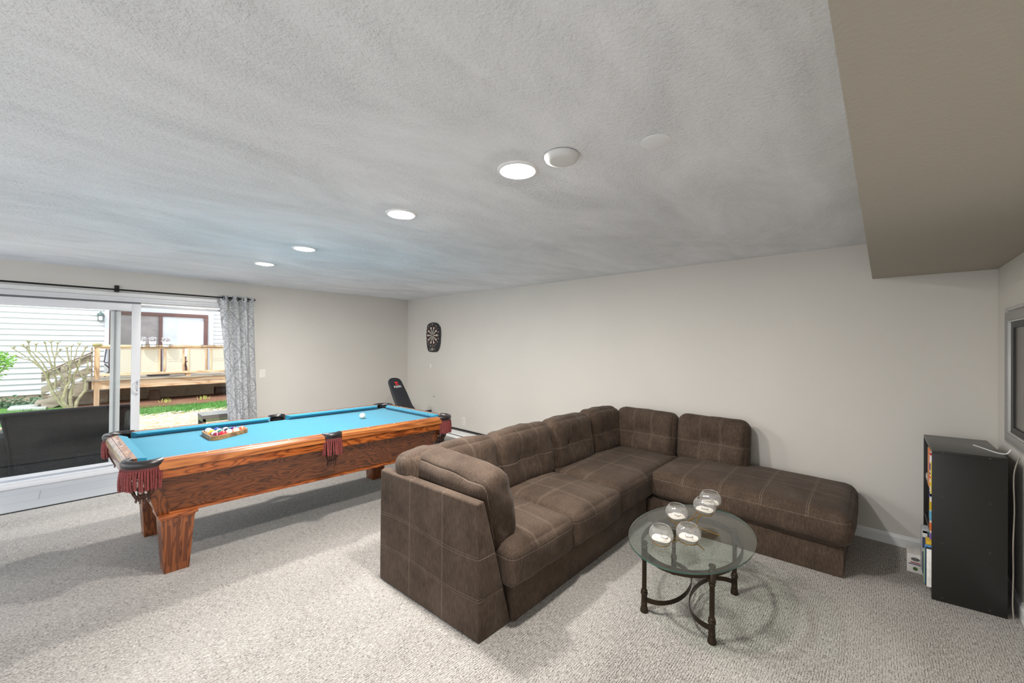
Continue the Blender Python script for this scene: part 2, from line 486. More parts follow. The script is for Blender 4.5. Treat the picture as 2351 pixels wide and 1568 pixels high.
def mat_curtain():
    t = NT('ogee_curtain_fabric')
    tc = t.n('ShaderNodeTexCoord'); sp = t.n('ShaderNodeSeparateXYZ'); t.l(tc, sp, 2, 0)
    u, v = sp.outputs[0], sp.outputs[1]
    U = t.math('MULTIPLY', u, 1 / .40); V = t.math('MULTIPLY', v, 1 / .44)
    s = t.math('MULTIPLY', t.math('COSINE', t.math('MULTIPLY', V, 2 * PI)), .235)
    def band(off, sign):
        x = t.math('FRACT', t.math('ADD', t.math('ADD', U, off), t.math('MULTIPLY', s, sign)))
        return t.math('ABSOLUTE', t.math('SUBTRACT', x, .5))
    d = t.math('MINIMUM', band(.25, 1), band(.75, -1))
    outer = t.math('LESS_THAN', t.math('ABSOLUTE', t.math('SUBTRACT', d, .042)), .014)
    core = t.math('LESS_THAN', d, .014)
    vec = t.n('ShaderNodeCombineXYZ'); t.t.links.new(u, vec.inputs[0]); t.t.links.new(v, vec.inputs[1])
    vo = t.n('ShaderNodeTexVoronoi'); vo.inputs['Scale'].default_value = 52; t.l(vec, vo)
    nz = t.noise(vec.outputs[0], 60, 3, .6, 1.5)
    lace = t.math('MULTIPLY', t.math('MULTIPLY', t.math('GREATER_THAN', nz, .51), t.math('GREATER_THAN', d, .075)), .8)
    lace2 = t.math('MULTIPLY', t.math('MULTIPLY', t.math('LESS_THAN', vo.outputs[0], .27), t.math('GREATER_THAN', d, .14)), .75)
    mask = t.math('MAXIMUM', t.math('MAXIMUM', outer, core), t.math('MAXIMUM', lace, lace2))
    br = t.noise(vec.outputs[0], 24, 2)
    mask = t.math('MULTIPLY', mask, t.math('ADD', .30, t.math('MULTIPLY', br, .85)))
    col = t.mix(mask, lin((243, 243, 244)), lin((118, 124, 132)))
    b = t.n('ShaderNodeBsdfPrincipled'); t.t.links.new(col, b.inputs['Base Color']); b.inputs['Roughness'].default_value = .9
    tl = t.n('ShaderNodeBsdfTranslucent'); t.t.links.new(col, tl.inputs[0])
    mx = t.n('ShaderNodeMixShader'); mx.inputs[0].default_value = .45
    t.l(b, mx, 0, 1); t.l(tl, mx, 0, 2); t.l(mx, t.out); return t.m
cur = thing('curtain', 'patterned grey and white grommet curtain bunched beside the light switch end of the rod', 'curtain', (1.4, 6.45, .02))
nu, nv = 110, 34
cm = MB(); vs = []
for side in (0, 1):
    for j in range(nv + 1):
        z = 2.118 - (2.118 - .02) * j / nv; t = j / nv
        x0 = 1.215 + .155 * t ** .9; x1 = 1.605 + .075 * t
        arc = 0; prev = None
        for i in range(nu + 1):
            s = i / nu
            ph = s * 2 * PI * 3.6 + .5
            amp = .050 - .012 * t
            y = 6.437 + amp * math.sin(ph) + .008 * math.sin(ph * 2.3 + 4 * t) + .006 * math.sin(9 * t + s * 5)
            x = x0 + (x1 - x0) * s + .012 * math.sin(ph * 2 + 1) * (.4 + t)
            if prev is not None: arc += math.hypot(x - prev[0], y - prev[1])
            prev = (x, y)
            idx = len(vs); vs.append((x, y + side * .002, z)); cm.uv[idx] = (arc, z)
W = nu + 1; fs = []
for side in (0, 1):
    o = side * (nv + 1) * W
    for j in range(nv):
        for i in range(nu):
            a = o + j * W + i; q = (a, a + W, a + W + 1, a + 1); fs.append(q if side == 0 else q[::-1])
cm.add(vs, fs)
part('curtain_cloth', cm, mat_curtain(), cur, smooth=80)
for gx, gy in ((1.262, 6.405), (1.345, 6.46), (1.43, 6.42), (1.50, 6.40), (1.555, 6.46)):
    a = MB().tube([(gx + .021 * math.cos(2 * PI * k / 14) * .8, gy - .004 + .010 * math.cos(2 * PI * k / 14), 2.078 + .021 * math.sin(2 * PI * k / 14)) for k in range(14)], .0042, 6, closed=True)
    part('grommet', a, m_blackm, cur)

# ------------------------------------------------------------------ ceiling fixtures
m_led = emit('led_lens', (255, 251, 246), 540)
lights_at = [((1.378, 1.245), 'recessed ceiling light beside the round white ceiling cover, nearest of the four'),
             ((1.36, 2.219), 'second recessed ceiling light from the round ceiling cover'),
             ((1.305, 3.685), 'third recessed ceiling light, over the pool table side'),
             ((1.285, 4.725), 'farthest recessed ceiling light, nearest the sliding door')]
dl0 = None
for (x, y), lab in lights_at:
    if dl0 is None:
        dl0 = thing('recessed_light', lab, 'ceiling light', (x, y, HC), group='recessed ceiling lights in a row')
        part('trim_ring', MB().lathe([(.096, 0), (.094, -.006), (.082, -.009), (.077, -.006), (.075, -.004), (.075, 0)], (x, y, HC), 40, cap0=False, cap1=False), m_white, dl0, smooth=60)
        part('lens', MB().lathe([(.076, -.003), (.070, -.009), (.045, -.0125), (.001, -.0135)], (x, y, HC), 40, cap0=True, cap1=True), m_led, dl0, smooth=60)
    else:
        d = copy_tree(dl0); d.location = (x, y, HC); tag(d, lab)
sm = thing('ceiling_cover', 'round domed white cover plate on the ceiling beside the nearest light', 'ceiling cover', (1.395, 1.006, HC))
part('cover_dome', MB().lathe([(.074, -.004), (.075, -.010), (.068, -.022), (.055, -.029), (.045, -.030), (.001, -.0305)], (1.395, 1.006, HC), 40, cap0=True), simple('cover_white', (214, 214, 213), .5), sm, smooth=50)
part('mounting_ring', MB().lathe([(.066, 0), (.066, -.006)], (1.395, 1.006, HC), 32), simple('cover_gap', (90, 88, 85), .7), sm)

one('blank_cover', MB().lathe([(.058, 0), (.058, -.0025), (.055, -.0035), (.001, -.0035)], (1.552, .656, HC), 40), simple('ceiling_white', (232, 233, 235), .8, var=.01), 'flat painted-over round blank on the ceiling, flush and without a dome', 'ceiling cover', (1.552, .656, HC), smooth=50)
# ------------------------------------------------------------------ wall plates
def plate_y(name, x, z, label, w=.038, h=.061):
    t = thing(name, label, 'light switch', (x, YA, z))
    part('cover_plate', MB().prism(rrect(x - w, x + w, z - h, z + h, .006), YA - .006, YA, XZ), m_plate, t, bevel=.002)
    part('toggle', MB().box(x - .005, x + .005, YA - .016, YA - .005, z - .012, z + .010), m_plate, t, bevel=.002)
    for dz in (-.03, .03):
      sc = MB(); sc.prism([(x + .003 * math.cos(k), z + dz + .003 * math.sin(k)) for k in range(6)], YA - .0075, YA - .005, XZ)
      part('screw', sc, simple('screw_grey', (170, 168, 162), .4), t)
plate_y('light_switch', 1.776, 1.035, 'white toggle light switch on the far wall beside the curtain')
ou = thing('power_outlet', 'white duplex power outlet low on the dartboard wall behind the sofa', 'outlet', (XB, 4.925, .235))
part('cover_plate', MB().prism(rrect(4.925 - .042, 4.925 + .042, .17, .30, .006), XB - .006, XB, YZ), m_plate, ou, bevel=.002)
for dz in (-.026, .026):
    sl = MB()
    sl.prism(rrect(4.925 - .016, 4.925 + .016, .235 + dz - .016, .235 + dz + .016, .008), XB - .0065, XB - .003, YZ, 1)
    for dy in (-.008, .008): sl.box(XB - .0075, XB - .0055, 4.925 + dy - .002, 4.925 + dy + .002, .235 + dz - .005, .235 + dz + .005)
    part('socket', sl, [m_black, m_plate], ou)
one('screw_hook', MB().tube([(XB, 5.729, .564), (XB - .012, 5.729, .564)], .008, 8), m_black, 'tiny dark screw in the wall low beneath the dartboard', 'screw', (XB, 5.729, .564))
one('adhesive_strip', MB().prism(rrect(5.825, 5.858, 1.07, 1.125, .005), XB - .003, XB, YZ), m_white, 'small white adhesive strip on the wall below the dartboard', 'strip', (XB, 5.841, 1.07))

# baseboard heater on the right wall behind the sofa
hb = thing('baseboard_heater', 'low white baseboard heater running along the dartboard wall behind the sofa', 'heater', (4.1, 3.8, 0))
Y0h, Y1h = 2.45, 5.22
part('back_plate', MB().box(4.185, 4.202, Y0h, Y1h, 0, .105), m_black, hb)
part('damper', MB().box(4.17, 4.178, Y0h, Y1h - .05, .082, .09), simple('heater_grey', (120, 120, 120), .4, metal=.4), hb)
part('hood', MB().prism([(4.165, .072), (4.165, .078), (4.065, .058), (4.058, .04), (4.063, .04), (4.07, .053)], Y0h, Y1h, lambda a, b, w: (a, w, b)), m_white, hb)
part('front_cover', MB().prism([(4.045, .028), (4.05, .032), (4.035, .0), (4.02, .0)], Y0h, Y1h - .03, lambda a, b, w: (a, w, b)), m_white, hb)
part('end_cap', MB().prism([(4.185, 0), (4.185, .07), (4.07, .05), (4.03, 0)], Y1h, Y1h + .006, lambda a, b, w: (a, w, b)), m_white, hb)
part('fin_core', MB().box(4.06, 4.17, Y0h, Y1h - .01, .002, .036), m_black, hb)

# ------------------------------------------------------------------ dartboard
db = thing('dartboard', 'black electronic dartboard hanging on the long wall near the room corner', 'dartboard', (XB, 5.745, 1.61))
cy, cz = 5.757, 1.637
def DBf(h, z, w): return (XB - w, cy - h, cz + z)      # h to the right as seen
half = [(.0, .228), (.07, .222), (.125, .205), (.16, .178), (.182, .10), (.192, .0), (.186, -.06), (.182, -.12), (.165, -.19), (.145, -.25), (.12, -.283), (.06, -.291), (0, -.293)]
poly = half + [(-a, b) for a, b in half[::-1]][1:-1]
half2 = [(a + (.03 if abs(a) > .1 else 0) , b) for a, b in half]
part('housing', MB().prism(poly[::-1], .001, .030, DBf), simple('dart_housing', (38, 38, 40), .45), db, bevel=.006)
part('side_grip', MB().prism([(.165, .165), (.19, .155), (.205, .1), (.215, .0), (.207, -.06), (.205, -.12), (.186, -.20), (.15, -.262), (.13, -.262), (.16, -.2), (.178, -.1), (.186, 0)][::-1], .002, .024, DBf), simple('dart_grip', (52, 52, 55), .4), db, bevel=.003)
m_dcream = simple('dart_cream', (214, 210, 196), .6); m_dblack = simple('dart_black', (16, 16, 17), .5); m_dred = simple('dart_red', (190, 96, 98), .5)
fc = MB(); fc.prism([(.168 * math.cos(2 * PI * k / 40), .168 * math.sin(2 * PI * k / 40)) for k in range(40)][::-1], .030, .033, DBf, 1)
def sector(a0, a1, ra, rb, mi, w):
    n = 3; p = [(ra * math.sin(a0 + (a1 - a0) * k / n), ra * math.cos(a0 + (a1 - a0) * k / n)) for k in range(n + 1)]
    p += [(rb * math.sin(a1 - (a1 - a0) * k / n), rb * math.cos(a1 - (a1 - a0) * k / n)) for k in range(n + 1)]
    fc.prism(p, .033, w, DBf, mi)
for k in range(20):
    a0, a1 = rad(k * 18 - 9) + .03, rad(k * 18 + 9) - .03
    if k % 2:
        sector(a0, a1, .018, .092, 0, .0345); sector(a0, a1, .106, .150, 0, .0345)
    else:
        sector(a0, a1, .096, .102, 2, .0345); sector(a0, a1, .154, .162, 2, .0345)
sector(0, PI, .001, .008, 2, .036); sector(PI, 2 * PI, .001, .008, 2, .036)
part('target_face', fc, [m_dcream, m_dblack, m_dred], db, smooth=0)
order = [20, 1, 18, 4, 13, 6, 10, 15, 2, 17, 3, 19, 7, 16, 8, 11, 14, 9, 12, 5]
FACE = bpy.data.objects['target_face']
m_num = simple('dart_numeral', (205, 205, 200), .5)
for k, v in enumerate(order):
    nm = MB()
    a = rad(k * 18); hx_, hz_ = .187 * math.sin(a), .195 * math.cos(a)
    if abs(hx_) > .172: hx_ = math.copysign(.172, hx_)
    text_mb(str(v), .036, lambda x, y, z, hx_=hx_, hz_=hz_: DBf(hx_ + x * .8, hz_ + y, .0345 + z), mb=nm, ext=.0008)
    part('numeral', nm, m_num, FACE, smooth=0)

cp = MB().prism([(-.105, -.215), (.105, -.215), (.09, -.272), (-.09, -.272)][::-1], .030, .034, DBf, 0)
cp.prism([(-.025, -.227), (.025, -.227), (.025, -.265), (-.025, -.265)][::-1], .034, .036, DBf, 1)
for a, b in ((.045, -.232), (.045, -.252), (.07, -.236)): cp.prism([(a + .008 * math.cos(k), b + .005 * math.sin(k)) for k in range(6)][::-1], .034, .037, DBf, 2)
for a in (-.085, -.065, -.045): cp.box(XB - .036, XB - .034, cy - a - .008, cy - a + .008, cz - .262, cz - .258, 3)
part('score_display', cp, [simple('dart_panel', (62, 62, 64), .4), simple('dart_lcd', (150, 150, 138), .3), m_dred, m_dcream], db, smooth=0)

# ------------------------------------------------------------------ pool table (local frame, slightly out of square as in the room)
TA = rad(-1.6); SKX, SKY = math.sin(rad(4.4)), math.cos(rad(4.4))
TC = (1.3246, 3.7645, 0)
pt = thing('pool_table', 'oak pool table with turquoise cloth and leather pockets beside the sliding door', 'pool table', TC, TA, world=False)
m_oak_l = wood('oak_rail', (124, 66, 30), (150, 84, 38), (186, 116, 62), 0, 9, (.7, 9, 9), .3, .5, 1)
m_oak_s = wood('oak_side', (72, 36, 18), (112, 60, 29), (134, 76, 38), 0, 19, (2.1, 7.5, 7.5), .35, .35, 4)
m_oak_a = wood('oak_apron', (96, 44, 16), (152, 78, 32), (170, 94, 42), 0, 15, (1.6, 10, 10), .33, .4, 7)
m_oak_e = wood('oak_end', (96, 58, 34), (140, 92, 60), (160, 110, 76), 1, 12, (1.5, 9, 9), .28, .55, 11)
m_oak_v = wood('oak_leg', (74, 36, 17), (122, 66, 32), (142, 80, 40), 2, 13, (1.3, 9, 9), .33, .4, 15)
m_cloth = simple('turquoise_cloth', (28, 120, 146), .9, var=.05, vscale=3, bump=.1, bscale=700, spec=.1, sheen=.3)
m_leath = simple('dark_leather', (36, 31, 32), .35, var=.2, vscale=20, bump=.15, bscale=120, coat=.2)
m_fringe = simple('burgundy_fringe', (122, 54, 52), .8, var=.25, vscale=60)
m_fringe2 = simple('burgundy_band', (98, 44, 44), .8, var=.15)
m_net = simple('pocket_leather_net', (62, 36, 24), .5, var=.3, vscale=15)
m_brass = simple('dull_brass', (120, 100, 60), .4, metal=.7)
m_pearl = simple('pearl_sight', (236, 232, 224), .3)
def sk(x, y, z): return (x - y * SKX, y * SKY, z)
L2, W2, ZR, ZB = 1.18, .605, .775, .730
def tp(name, mb, mats, par=None, **kw):
    mb.xf(sk); return part(name, mb, mats, par or pt, **kw)
RW, CW = .066, .048                                        # wood and cushion widths
# bed
bd = MB().box(-L2 + .07, L2 - .07, -W2 + .07, W2 - .07, ZB - .03, ZB)
tp('bed_cloth', bd, m_cloth, smooth=0)
# rails: profile in (distance from outer edge, z)
rp = [(.0, ZR - .034), (.004, ZR - .014), (.014, ZR - .003), (.026, ZR), (RW, ZR), (RW, ZR - .06), (.0, ZR - .06)]
cpf = [(RW, ZR), (RW + .012, ZR - .001), (RW + CW, ZR - .012), (RW + CW, ZR - .020), (RW + .02, ZB - .001), (RW, ZB - .001)]
def rail(axis, a0, a1, side, mw):
    if axis == 0: f = lambda a, b, w: (w, side * (W2 - a), b)
    else: f = lambda a, b, w: (side * (L2 - a), w, b)
    r = tp('rail', MB().prism(rp, a0, a1, f), mw, bevel=0, recalc=True)
    # cushion with mitred ends
    c = MB(); n = len(cpf); ring0 = []; ring1 = []
    for d, z in cpf:
        m = max(0, (d - RW)) * .75
        ring0.append(f(d, z, a0 + m)); ring1.append(f(d, z, a1 - m))
    c.add(ring0 + ring1, [tuple(range(n - 1, -1, -1)), tuple(range(n, 2 * n))] + [(i, (i + 1) % n, n + (i + 1) % n, n + i) for i in range(n)])
    c.xf(sk); part('cushion', c, m_cloth, r, smooth=50, recalc=True)
    g = MB().prism([(.0235, ZR - .001), (.0255, ZR - .001), (.0255, ZR + .0007), (.0235, ZR + .0007)], a0, a1, f)
    g.xf(sk); part('inlay_line', g, simple('inlay_dark', (40, 24, 14), .5), r, smooth=0, recalc=True)
    for i in range(3):
        w = a0 + (a1 - a0) * (i + 1) / 4
        s = MB().lathe([(.006, -.001), (.006, .0008)], f(.042, ZR, w), 8)
        s.xf(sk); part('sight', s, m_pearl, r, smooth=0)
for sd in (-1, 1):
    rail(0, -1.035, -.065, sd, m_oak_l); rail(0, .065, 1.035, sd, m_oak_l)
    rail(1, -.46, .46, sd, m_oak_e)
# aprons under the rails
for sd in (-1, 1):
    for a0, a1 in ((-1.035, -.065), (.065, 1.035)):
        a = tp('apron', MB().prism([(.012, ZR - .055), (.012, ZR - .118), (.03, ZR - .124), (.05, ZR - .124), (.05, ZR - .055)], a0, a1, lambda p, q, w: (w, sd * (W2 - p), q)), m_oak_a, recalc=True, bevel=.002)
        for i in range(3):
            w = a0 + (a1 - a0) * (.08 + .42 * i)
            b = MB(); b.prism([(w + .006 * math.cos(k * PI / 4), ZR - .072 + .006 * math.sin(k * PI / 4)) for k in range(8)], sd * (W2 - .012), sd * (W2 - .009), XZ)
            b.xf(sk); part('bolt_cap', b, m_brass, a, smooth=0, recalc=True)
    tp('apron', MB().prism([(.012, ZR - .055), (.012, ZR - .118), (.03, ZR - .124), (.05, ZR - .124), (.05, ZR - .055)], -.46, .46, lambda p, q, w: (sd * (L2 - p), w, q)), m_oak_e, recalc=True, bevel=.002)
# cabinet: leaning side boards with corner posts
zt, zb = ZR - .115, .385
def cab(x0, x1, y): return [(x0, y), (x1, y)]
xt, xb2, yt, yb = L2 - .085, L2 - .168, W2 - .07, W2 - .16
for sd in (-1, 1):
    s = MB().hexa([(-xb2 + .05, sd * yb, zb), (xb2 - .05, sd * yb, zb), (xb2 - .05, sd * (yb - .03), zb), (-xb2 + .05, sd * (yb - .03), zb)],
                  [(-xt + .05, sd * yt, zt), (xt - .05, sd * yt, zt), (xt - .05, sd * (yt - .03), zt), (-xt + .05, sd * (yt - .03), zt)])
    p = tp('side_board', s, m_oak_s, recalc=True, smooth=0)
    tr = MB().hexa([(-xb2 + .05, sd * (yb + .012), zb - .004), (xb2 - .05, sd * (yb + .012), zb - .004), (xb2 - .05, sd * (yb - .02), zb - .004), (-xb2 + .05, sd * (yb - .02), zb - .004)],
                   [(-xb2 + .05, sd * (yb + .014), zb + .016), (xb2 - .05, sd * (yb + .014), zb + .016), (xb2 - .05, sd * (yb - .02), zb + .016), (-xb2 + .05, sd * (yb - .02), zb + .016)])
    tr.xf(sk); part('base_moulding', tr, m_oak_a, p, recalc=True, bevel=.003)
    e = MB().hexa([(sd * xb2, -yb + .05, zb), (sd * xb2, yb - .05, zb), (sd * (xb2 - .03), yb - .05, zb), (sd * (xb2 - .03), -yb + .05, zb)],
                  [(sd * xt, -yt + .05, zt), (sd * xt, yt - .05, zt), (sd * (xt - .03), yt - .05, zt), (sd * (xt - .03), -yt + .05, zt)])
    tp('end_board', e, m_oak_e, recalc=True, smooth=0)
for sx in (-1, 1):
    for sy in (-1, 1):
        def q(a, b, x, y): return (sx * (x - a), sy * (y - b))
        s = MB().hexa([(*q(0, .003, xb2 + .006, yb + .006), zb), (*q(.07, .0, xb2 + .006, yb + .006), zb), (*q(.07, .05, xb2, yb), zb), (*q(0, .05, xb2 + .006, yb), zb)],
                      [(*q(0, .003, xt + .006, yt + .006), zt), (*q(.07, 0, xt + .006, yt + .006), zt), (*q(.07, .05, xt, yt), zt), (*q(0, .05, xt + .006, yt), zt)])
        tp('corner_post', s, m_oak_v, recalc=True, bevel=.003)
# legs
for sx in (-1, 1):
    for sy in (-1, 1):
        cx, cyy = sx * .915, sy * (W2 - .235)
        wt, wbm = .086, .064
        lg = MB().hexa([(cx - wbm, cyy - wbm, 0), (cx + wbm, cyy - wbm, 0), (cx + wbm, cyy + wbm, 0), (cx - wbm, cyy + wbm, 0)],
                       [(cx - wt, cyy - wt, .365), (cx + wt, cyy - wt, .365), (cx + wt, cyy + wt, .365), (cx - wt, cyy + wt, .365)])
        # three flutes on each face: flat strips, groove shade painted as darker oak
        leg = tp('leg', lg, m_oak_v, recalc=True, bevel=.003)
        capm = MB().box(cx - .100, cx + .100, cyy - .100, cyy + .100, .366, .388)
        capm.box(cx - .089, cx + .089, cyy - .089, cyy + .089, .352, .366)
        capm.xf(sk); part('leg_cap', capm, m_oak_a, leg, bevel=.003, recalc=True)
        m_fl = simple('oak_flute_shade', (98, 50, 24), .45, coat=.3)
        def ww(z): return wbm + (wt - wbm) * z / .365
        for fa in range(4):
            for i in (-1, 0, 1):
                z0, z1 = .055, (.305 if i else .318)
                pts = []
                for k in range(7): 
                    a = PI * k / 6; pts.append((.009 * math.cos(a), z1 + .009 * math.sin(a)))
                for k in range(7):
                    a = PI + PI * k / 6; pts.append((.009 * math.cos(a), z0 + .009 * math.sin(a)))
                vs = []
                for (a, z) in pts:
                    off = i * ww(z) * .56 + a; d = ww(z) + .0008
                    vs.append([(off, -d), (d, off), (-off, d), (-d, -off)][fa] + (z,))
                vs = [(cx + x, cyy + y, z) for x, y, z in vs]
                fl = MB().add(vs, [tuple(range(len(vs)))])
                fl.xf(sk); part('flute_shade', fl, m_fl, leg, smooth=0)
# pockets: leather iron following the corner, fringe and net below
def pocket(cx, cyy, a0, a1, rx, ry, side=False, seed=1):
    R = random.Random(seed)
    N = 14
    path = []
    for k in range(N + 1):
        a = a0 + (a1 - a0) * k / N
        path.append((cx + rx * math.cos(a), cyy + ry * math.sin(a)))
    iron = MB()
    prof = [(-.034, -.012), (-.030, .004), (-.012, .011), (.006, .006), (.014, -.006), (.014, -.022), (.008, -.036), (-.006, -.036), (-.012, -.02)]
    vs = []; n = len(prof)
    for k, (x, y) in enumerate(path):
        a = a0 + (a1 - a0) * k / N
        nx, ny = math.cos(a), math.sin(a)
        for d, z in prof: vs.append((x + nx * d, y + ny * d, ZR + z))
    fs = [(k * n + i, k * n + (i + 1) % n, (k + 1) * n + (i + 1) % n, (k + 1) * n + i) for k in range(N) for i in range(n)]
    fs += [tuple(range(n - 1, -1, -1)), tuple(N * n + i for i in range(n))]
    iron.add(vs, fs)
    po = tp('pocket', iron, m_leath, smooth=60, recalc=True)
    # throat behind the cushion mouths
    th = MB(); m = len(path)
    vs = [(cx + (x - cx) * .82, cyy + (y - cyy) * .82, z) for z in (ZR - .004, ZB - .05) for x, y in path]
    th.add(vs, [(k, k + 1, m + k + 1, m + k) for k in range(m - 1)])
    th.xf(sk); part('pocket_throat', th, m_leath, po, smooth=60)
    fb = MB(); fr = MB()
    vs = []
    f0, f1 = 0.05, .95
    Mf = 20
    for k in range(Mf + 1):
        t = f0 + (f1 - f0) * k / Mf; a = a0 + (a1 - a0) * t
        for d, z in ((.006, -.034), (.009, -.034), (.009, -.050), (.006, -.050)):
            vs.append((cx + (rx + d) * math.cos(a), cyy + (ry + d) * math.sin(a), ZR + z))
    fb.add(vs, [(k * 4 + i, k * 4 + (i + 1) % 4, k * 4 + 4 + (i + 1) % 4, k * 4 + 4 + i) for k in range(Mf) for i in range(4)])
    fb.xf(sk); part('fringe_band', fb, m_fringe2, po, recalc=True)
    ns = 14 if side else 24
    for k in range(ns):
        t = f0 + (f1 - f0) * (k + .5) / ns; a = a0 + (a1 - a0) * t
        l = .118 + R.uniform(-.008, .006)
        dx, dy = R.uniform(-.006, .006), R.uniform(-.006, .006)
        pts = []; rr = []
        for j in range(15):
            s = j / 14
            rad_ = rx + .008 + .004 * math.sin(s * 3)
            pts.append((cx + rad_ * math.cos(a) + dx * s, cyy + (ry + .008) * math.sin(a) + dy * s, ZR - .048 - l * s)); rr.append(.0060 + (.0007 if j % 2 else -.0005))
        fr.tube(pts, rr, 6)
    fr.xf(sk); part('fringe', fr, m_fringe, po, smooth=60)
    nt = MB(); ma = (a0 + a1) / 2
    bx, by = cx + rx * .12 * math.cos(ma), cyy + ry * .12 * math.sin(ma)
    K = 7
    for k in range(K):
        for tw in (-1, 1):
            pts = []
            for j in range(9):
                s = j / 8
                t = .1 + .8 * k / (K - 1) + tw * .07 * math.sin(s * PI * 2)
                a = a0 + (a1 - a0) * t
                sh = (1 - s ** 2.2 * .62)
                pts.append((bx + (cx + rx * .95 * math.cos(a) - bx) * sh, by + (cyy + ry * .95 * math.sin(a) - by) * sh, ZR - .03 - .20 * s))
            nt.tube(pts, 0, 4, flat=(.0055, .0016))
    for k in range(9):
        a = 2 * PI * k / 9
        nt.tube([(bx + .028 * math.cos(a), by + .028 * math.sin(a), ZR - .215), (bx + .034 * math.cos(a), by + .034 * math.sin(a), ZR - .25 - R.uniform(0, .012))], .004, 5)
    nt.tube([(bx + .03 * math.cos(2 * PI * k / 12), by + .03 * math.sin(2 * PI * k / 12), ZR - .222) for k in range(12)], .005, 5, closed=True)
    nt.xf(sk); part('net', nt, m_net, po, smooth=60)
k_ = 0
for sx in (-1, 1):
    for sy in (-1, 1):
        k_ += 1
        ma = math.atan2(sy, sx)
        pocket(sx * 1.085, sy * .508, ma - rad(91), ma + rad(91), .098, .098, False, k_)
for sy in (-1, 1):
    k_ += 1
    ma = sy * PI / 2
    pocket(0, sy * (W2 - .035), ma - rad(92), ma + rad(92), .066, .040, True, k_)

# ------------------------------------------------------------------ balls and rack
ZC = ZB + .0285; BR = .0285
def hexc(*c): return c
m_bw = simple('ball_ivory', (238, 230, 208), .12, var=.01, coat=.6)
ballcol = {'yellow': (236, 170, 40), 'blue': (44, 66, 158), 'red': (214, 48, 62), 'purple': (66, 44, 112), 'orange': (244, 104, 72), 'green': (44, 112, 104), 'maroon': (122, 34, 58), 'black': (30, 34, 52)}
mb_ = {k: simple('ball_' + k, v, .12, var=.01, coat=.6) for k, v in ballcol.items()}
def ball(color, stripe, loc, label, tilt, num=None):
    nl, nw = 24, 32
    vs = [(0, 0, BR)]; fs = []; mi = []
    for i in range(1, nl):
        t = PI * i / nl
        for k in range(nw):
            a = 2 * PI * k / nw; vs.append((BR * math.sin(t) * math.cos(a), BR * math.sin(t) * math.sin(a), BR * math.cos(t)))
    vs.append((0, 0, -BR)); S = len(vs) - 1
    for k in range(nw): fs.append((0, 1 + k, 1 + (k + 1) % nw)); mi.append(1)
    for i in range(nl - 2):
        for k in range(nw):
            a = 1 + i * nw + k; b = 1 + i * nw + (k + 1) % nw
            fs.append((a, a + nw, b + nw, b)); z = math.cos(PI * (i + 1.5) / nl)
            mi.append(0 if (not stripe or abs(z) < .52) else 1)
    for k in range(nw): fs.append((S, 1 + (nl - 2) * nw + (k + 1) % nw, 1 + (nl - 2) * nw + k)); mi.append(0 if not stripe else 1)
    if not stripe:
        for q in range(len(fs)):
            if q < nw + nw * 2: mi[q] = 1
        if color == 'ivory': mi = [0] * len(fs)
    m = MB(); R = Matrix.Rotation(tilt[0], 3, 'X') @ Matrix.Rotation(tilt[1], 3, 'Y') @ Matrix.Rotation(tilt[2], 3, 'Z')
    m.v = [tuple(Vector(loc) + R @ Vector(v)) for v in vs]; m.f = fs; m.mi = mi
    mats = [mb_.get(color, m_bw), m_bw]
    return m, mats
def put_ball(color, stripe, x, y, label, tilt, group='billiard balls in the rack', num=None):
    m, mats = ball(color, stripe, (x, y, ZC), label, tilt)
    t = one('billiard_ball', m, mats, label, 'billiard ball', (x, y, ZC), group, smooth=80)
    if num:
        # number on its white spot, wrapped on the sphere
        R = Matrix.Rotation(tilt[0], 3, 'X') @ Matrix.Rotation(tilt[1], 3, 'Y') @ Matrix.Rotation(tilt[2], 3, 'Z')
        nmb = text_mb(num, .013, lambda a, b, c: tuple(Vector((x, y, ZC)) + R @ (Vector((-b, a, BR * 1.0)).normalized() * (BR + .0003))))
        part('number', nmb, simple('ball_number', (20, 20, 24), .3), t, smooth=0)
A = Vector((.706, 4.040)); Bq = Vector((.716, 3.806)); Cq = Vector((.914, 3.932))
rows = [[('blue', 1, 'blue striped pool ball at the rack corner nearest the sliding door', '10'), ('yellow', 1, 'yellow striped pool ball beside the corner blue one in the rack', '9'), ('yellow', 0, 'solid yellow pool ball in the middle of the five-ball row', '1'), ('maroon', 1, 'maroon striped pool ball beside the solid maroon corner ball', '15'), ('maroon', 0, 'solid maroon pool ball at the rounded near corner of the rack', '7')],
        [('blue', 0, 'solid blue pool ball in the second row of the rack', '2'), ('green', 1, 'green striped pool ball in the second row of the rack', '14'), ('green', 0, 'solid green pool ball in the second row of the rack', '6'), ('red', 0, 'solid red pool ball on the near edge beside the maroon corner ball', '3')],
        [('purple', 1, 'mostly cream purple striped pool ball on the far edge of the rack', '12'), ('black', 0, 'black pool ball in the middle of the rack', '8'), ('red', 1, 'red striped pool ball with white number spot on the near rack edge', '11')],
        [('purple', 0, 'solid purple pool ball next to the solid orange ball, on the far rack edge', '4'), ('orange', 1, 'orange striped pool ball beside the solid orange one in the rack', '13')],
        [('orange', 0, 'solid orange pool ball alone at the narrow tip of the rack', '5')]]
RB = random.Random(3)
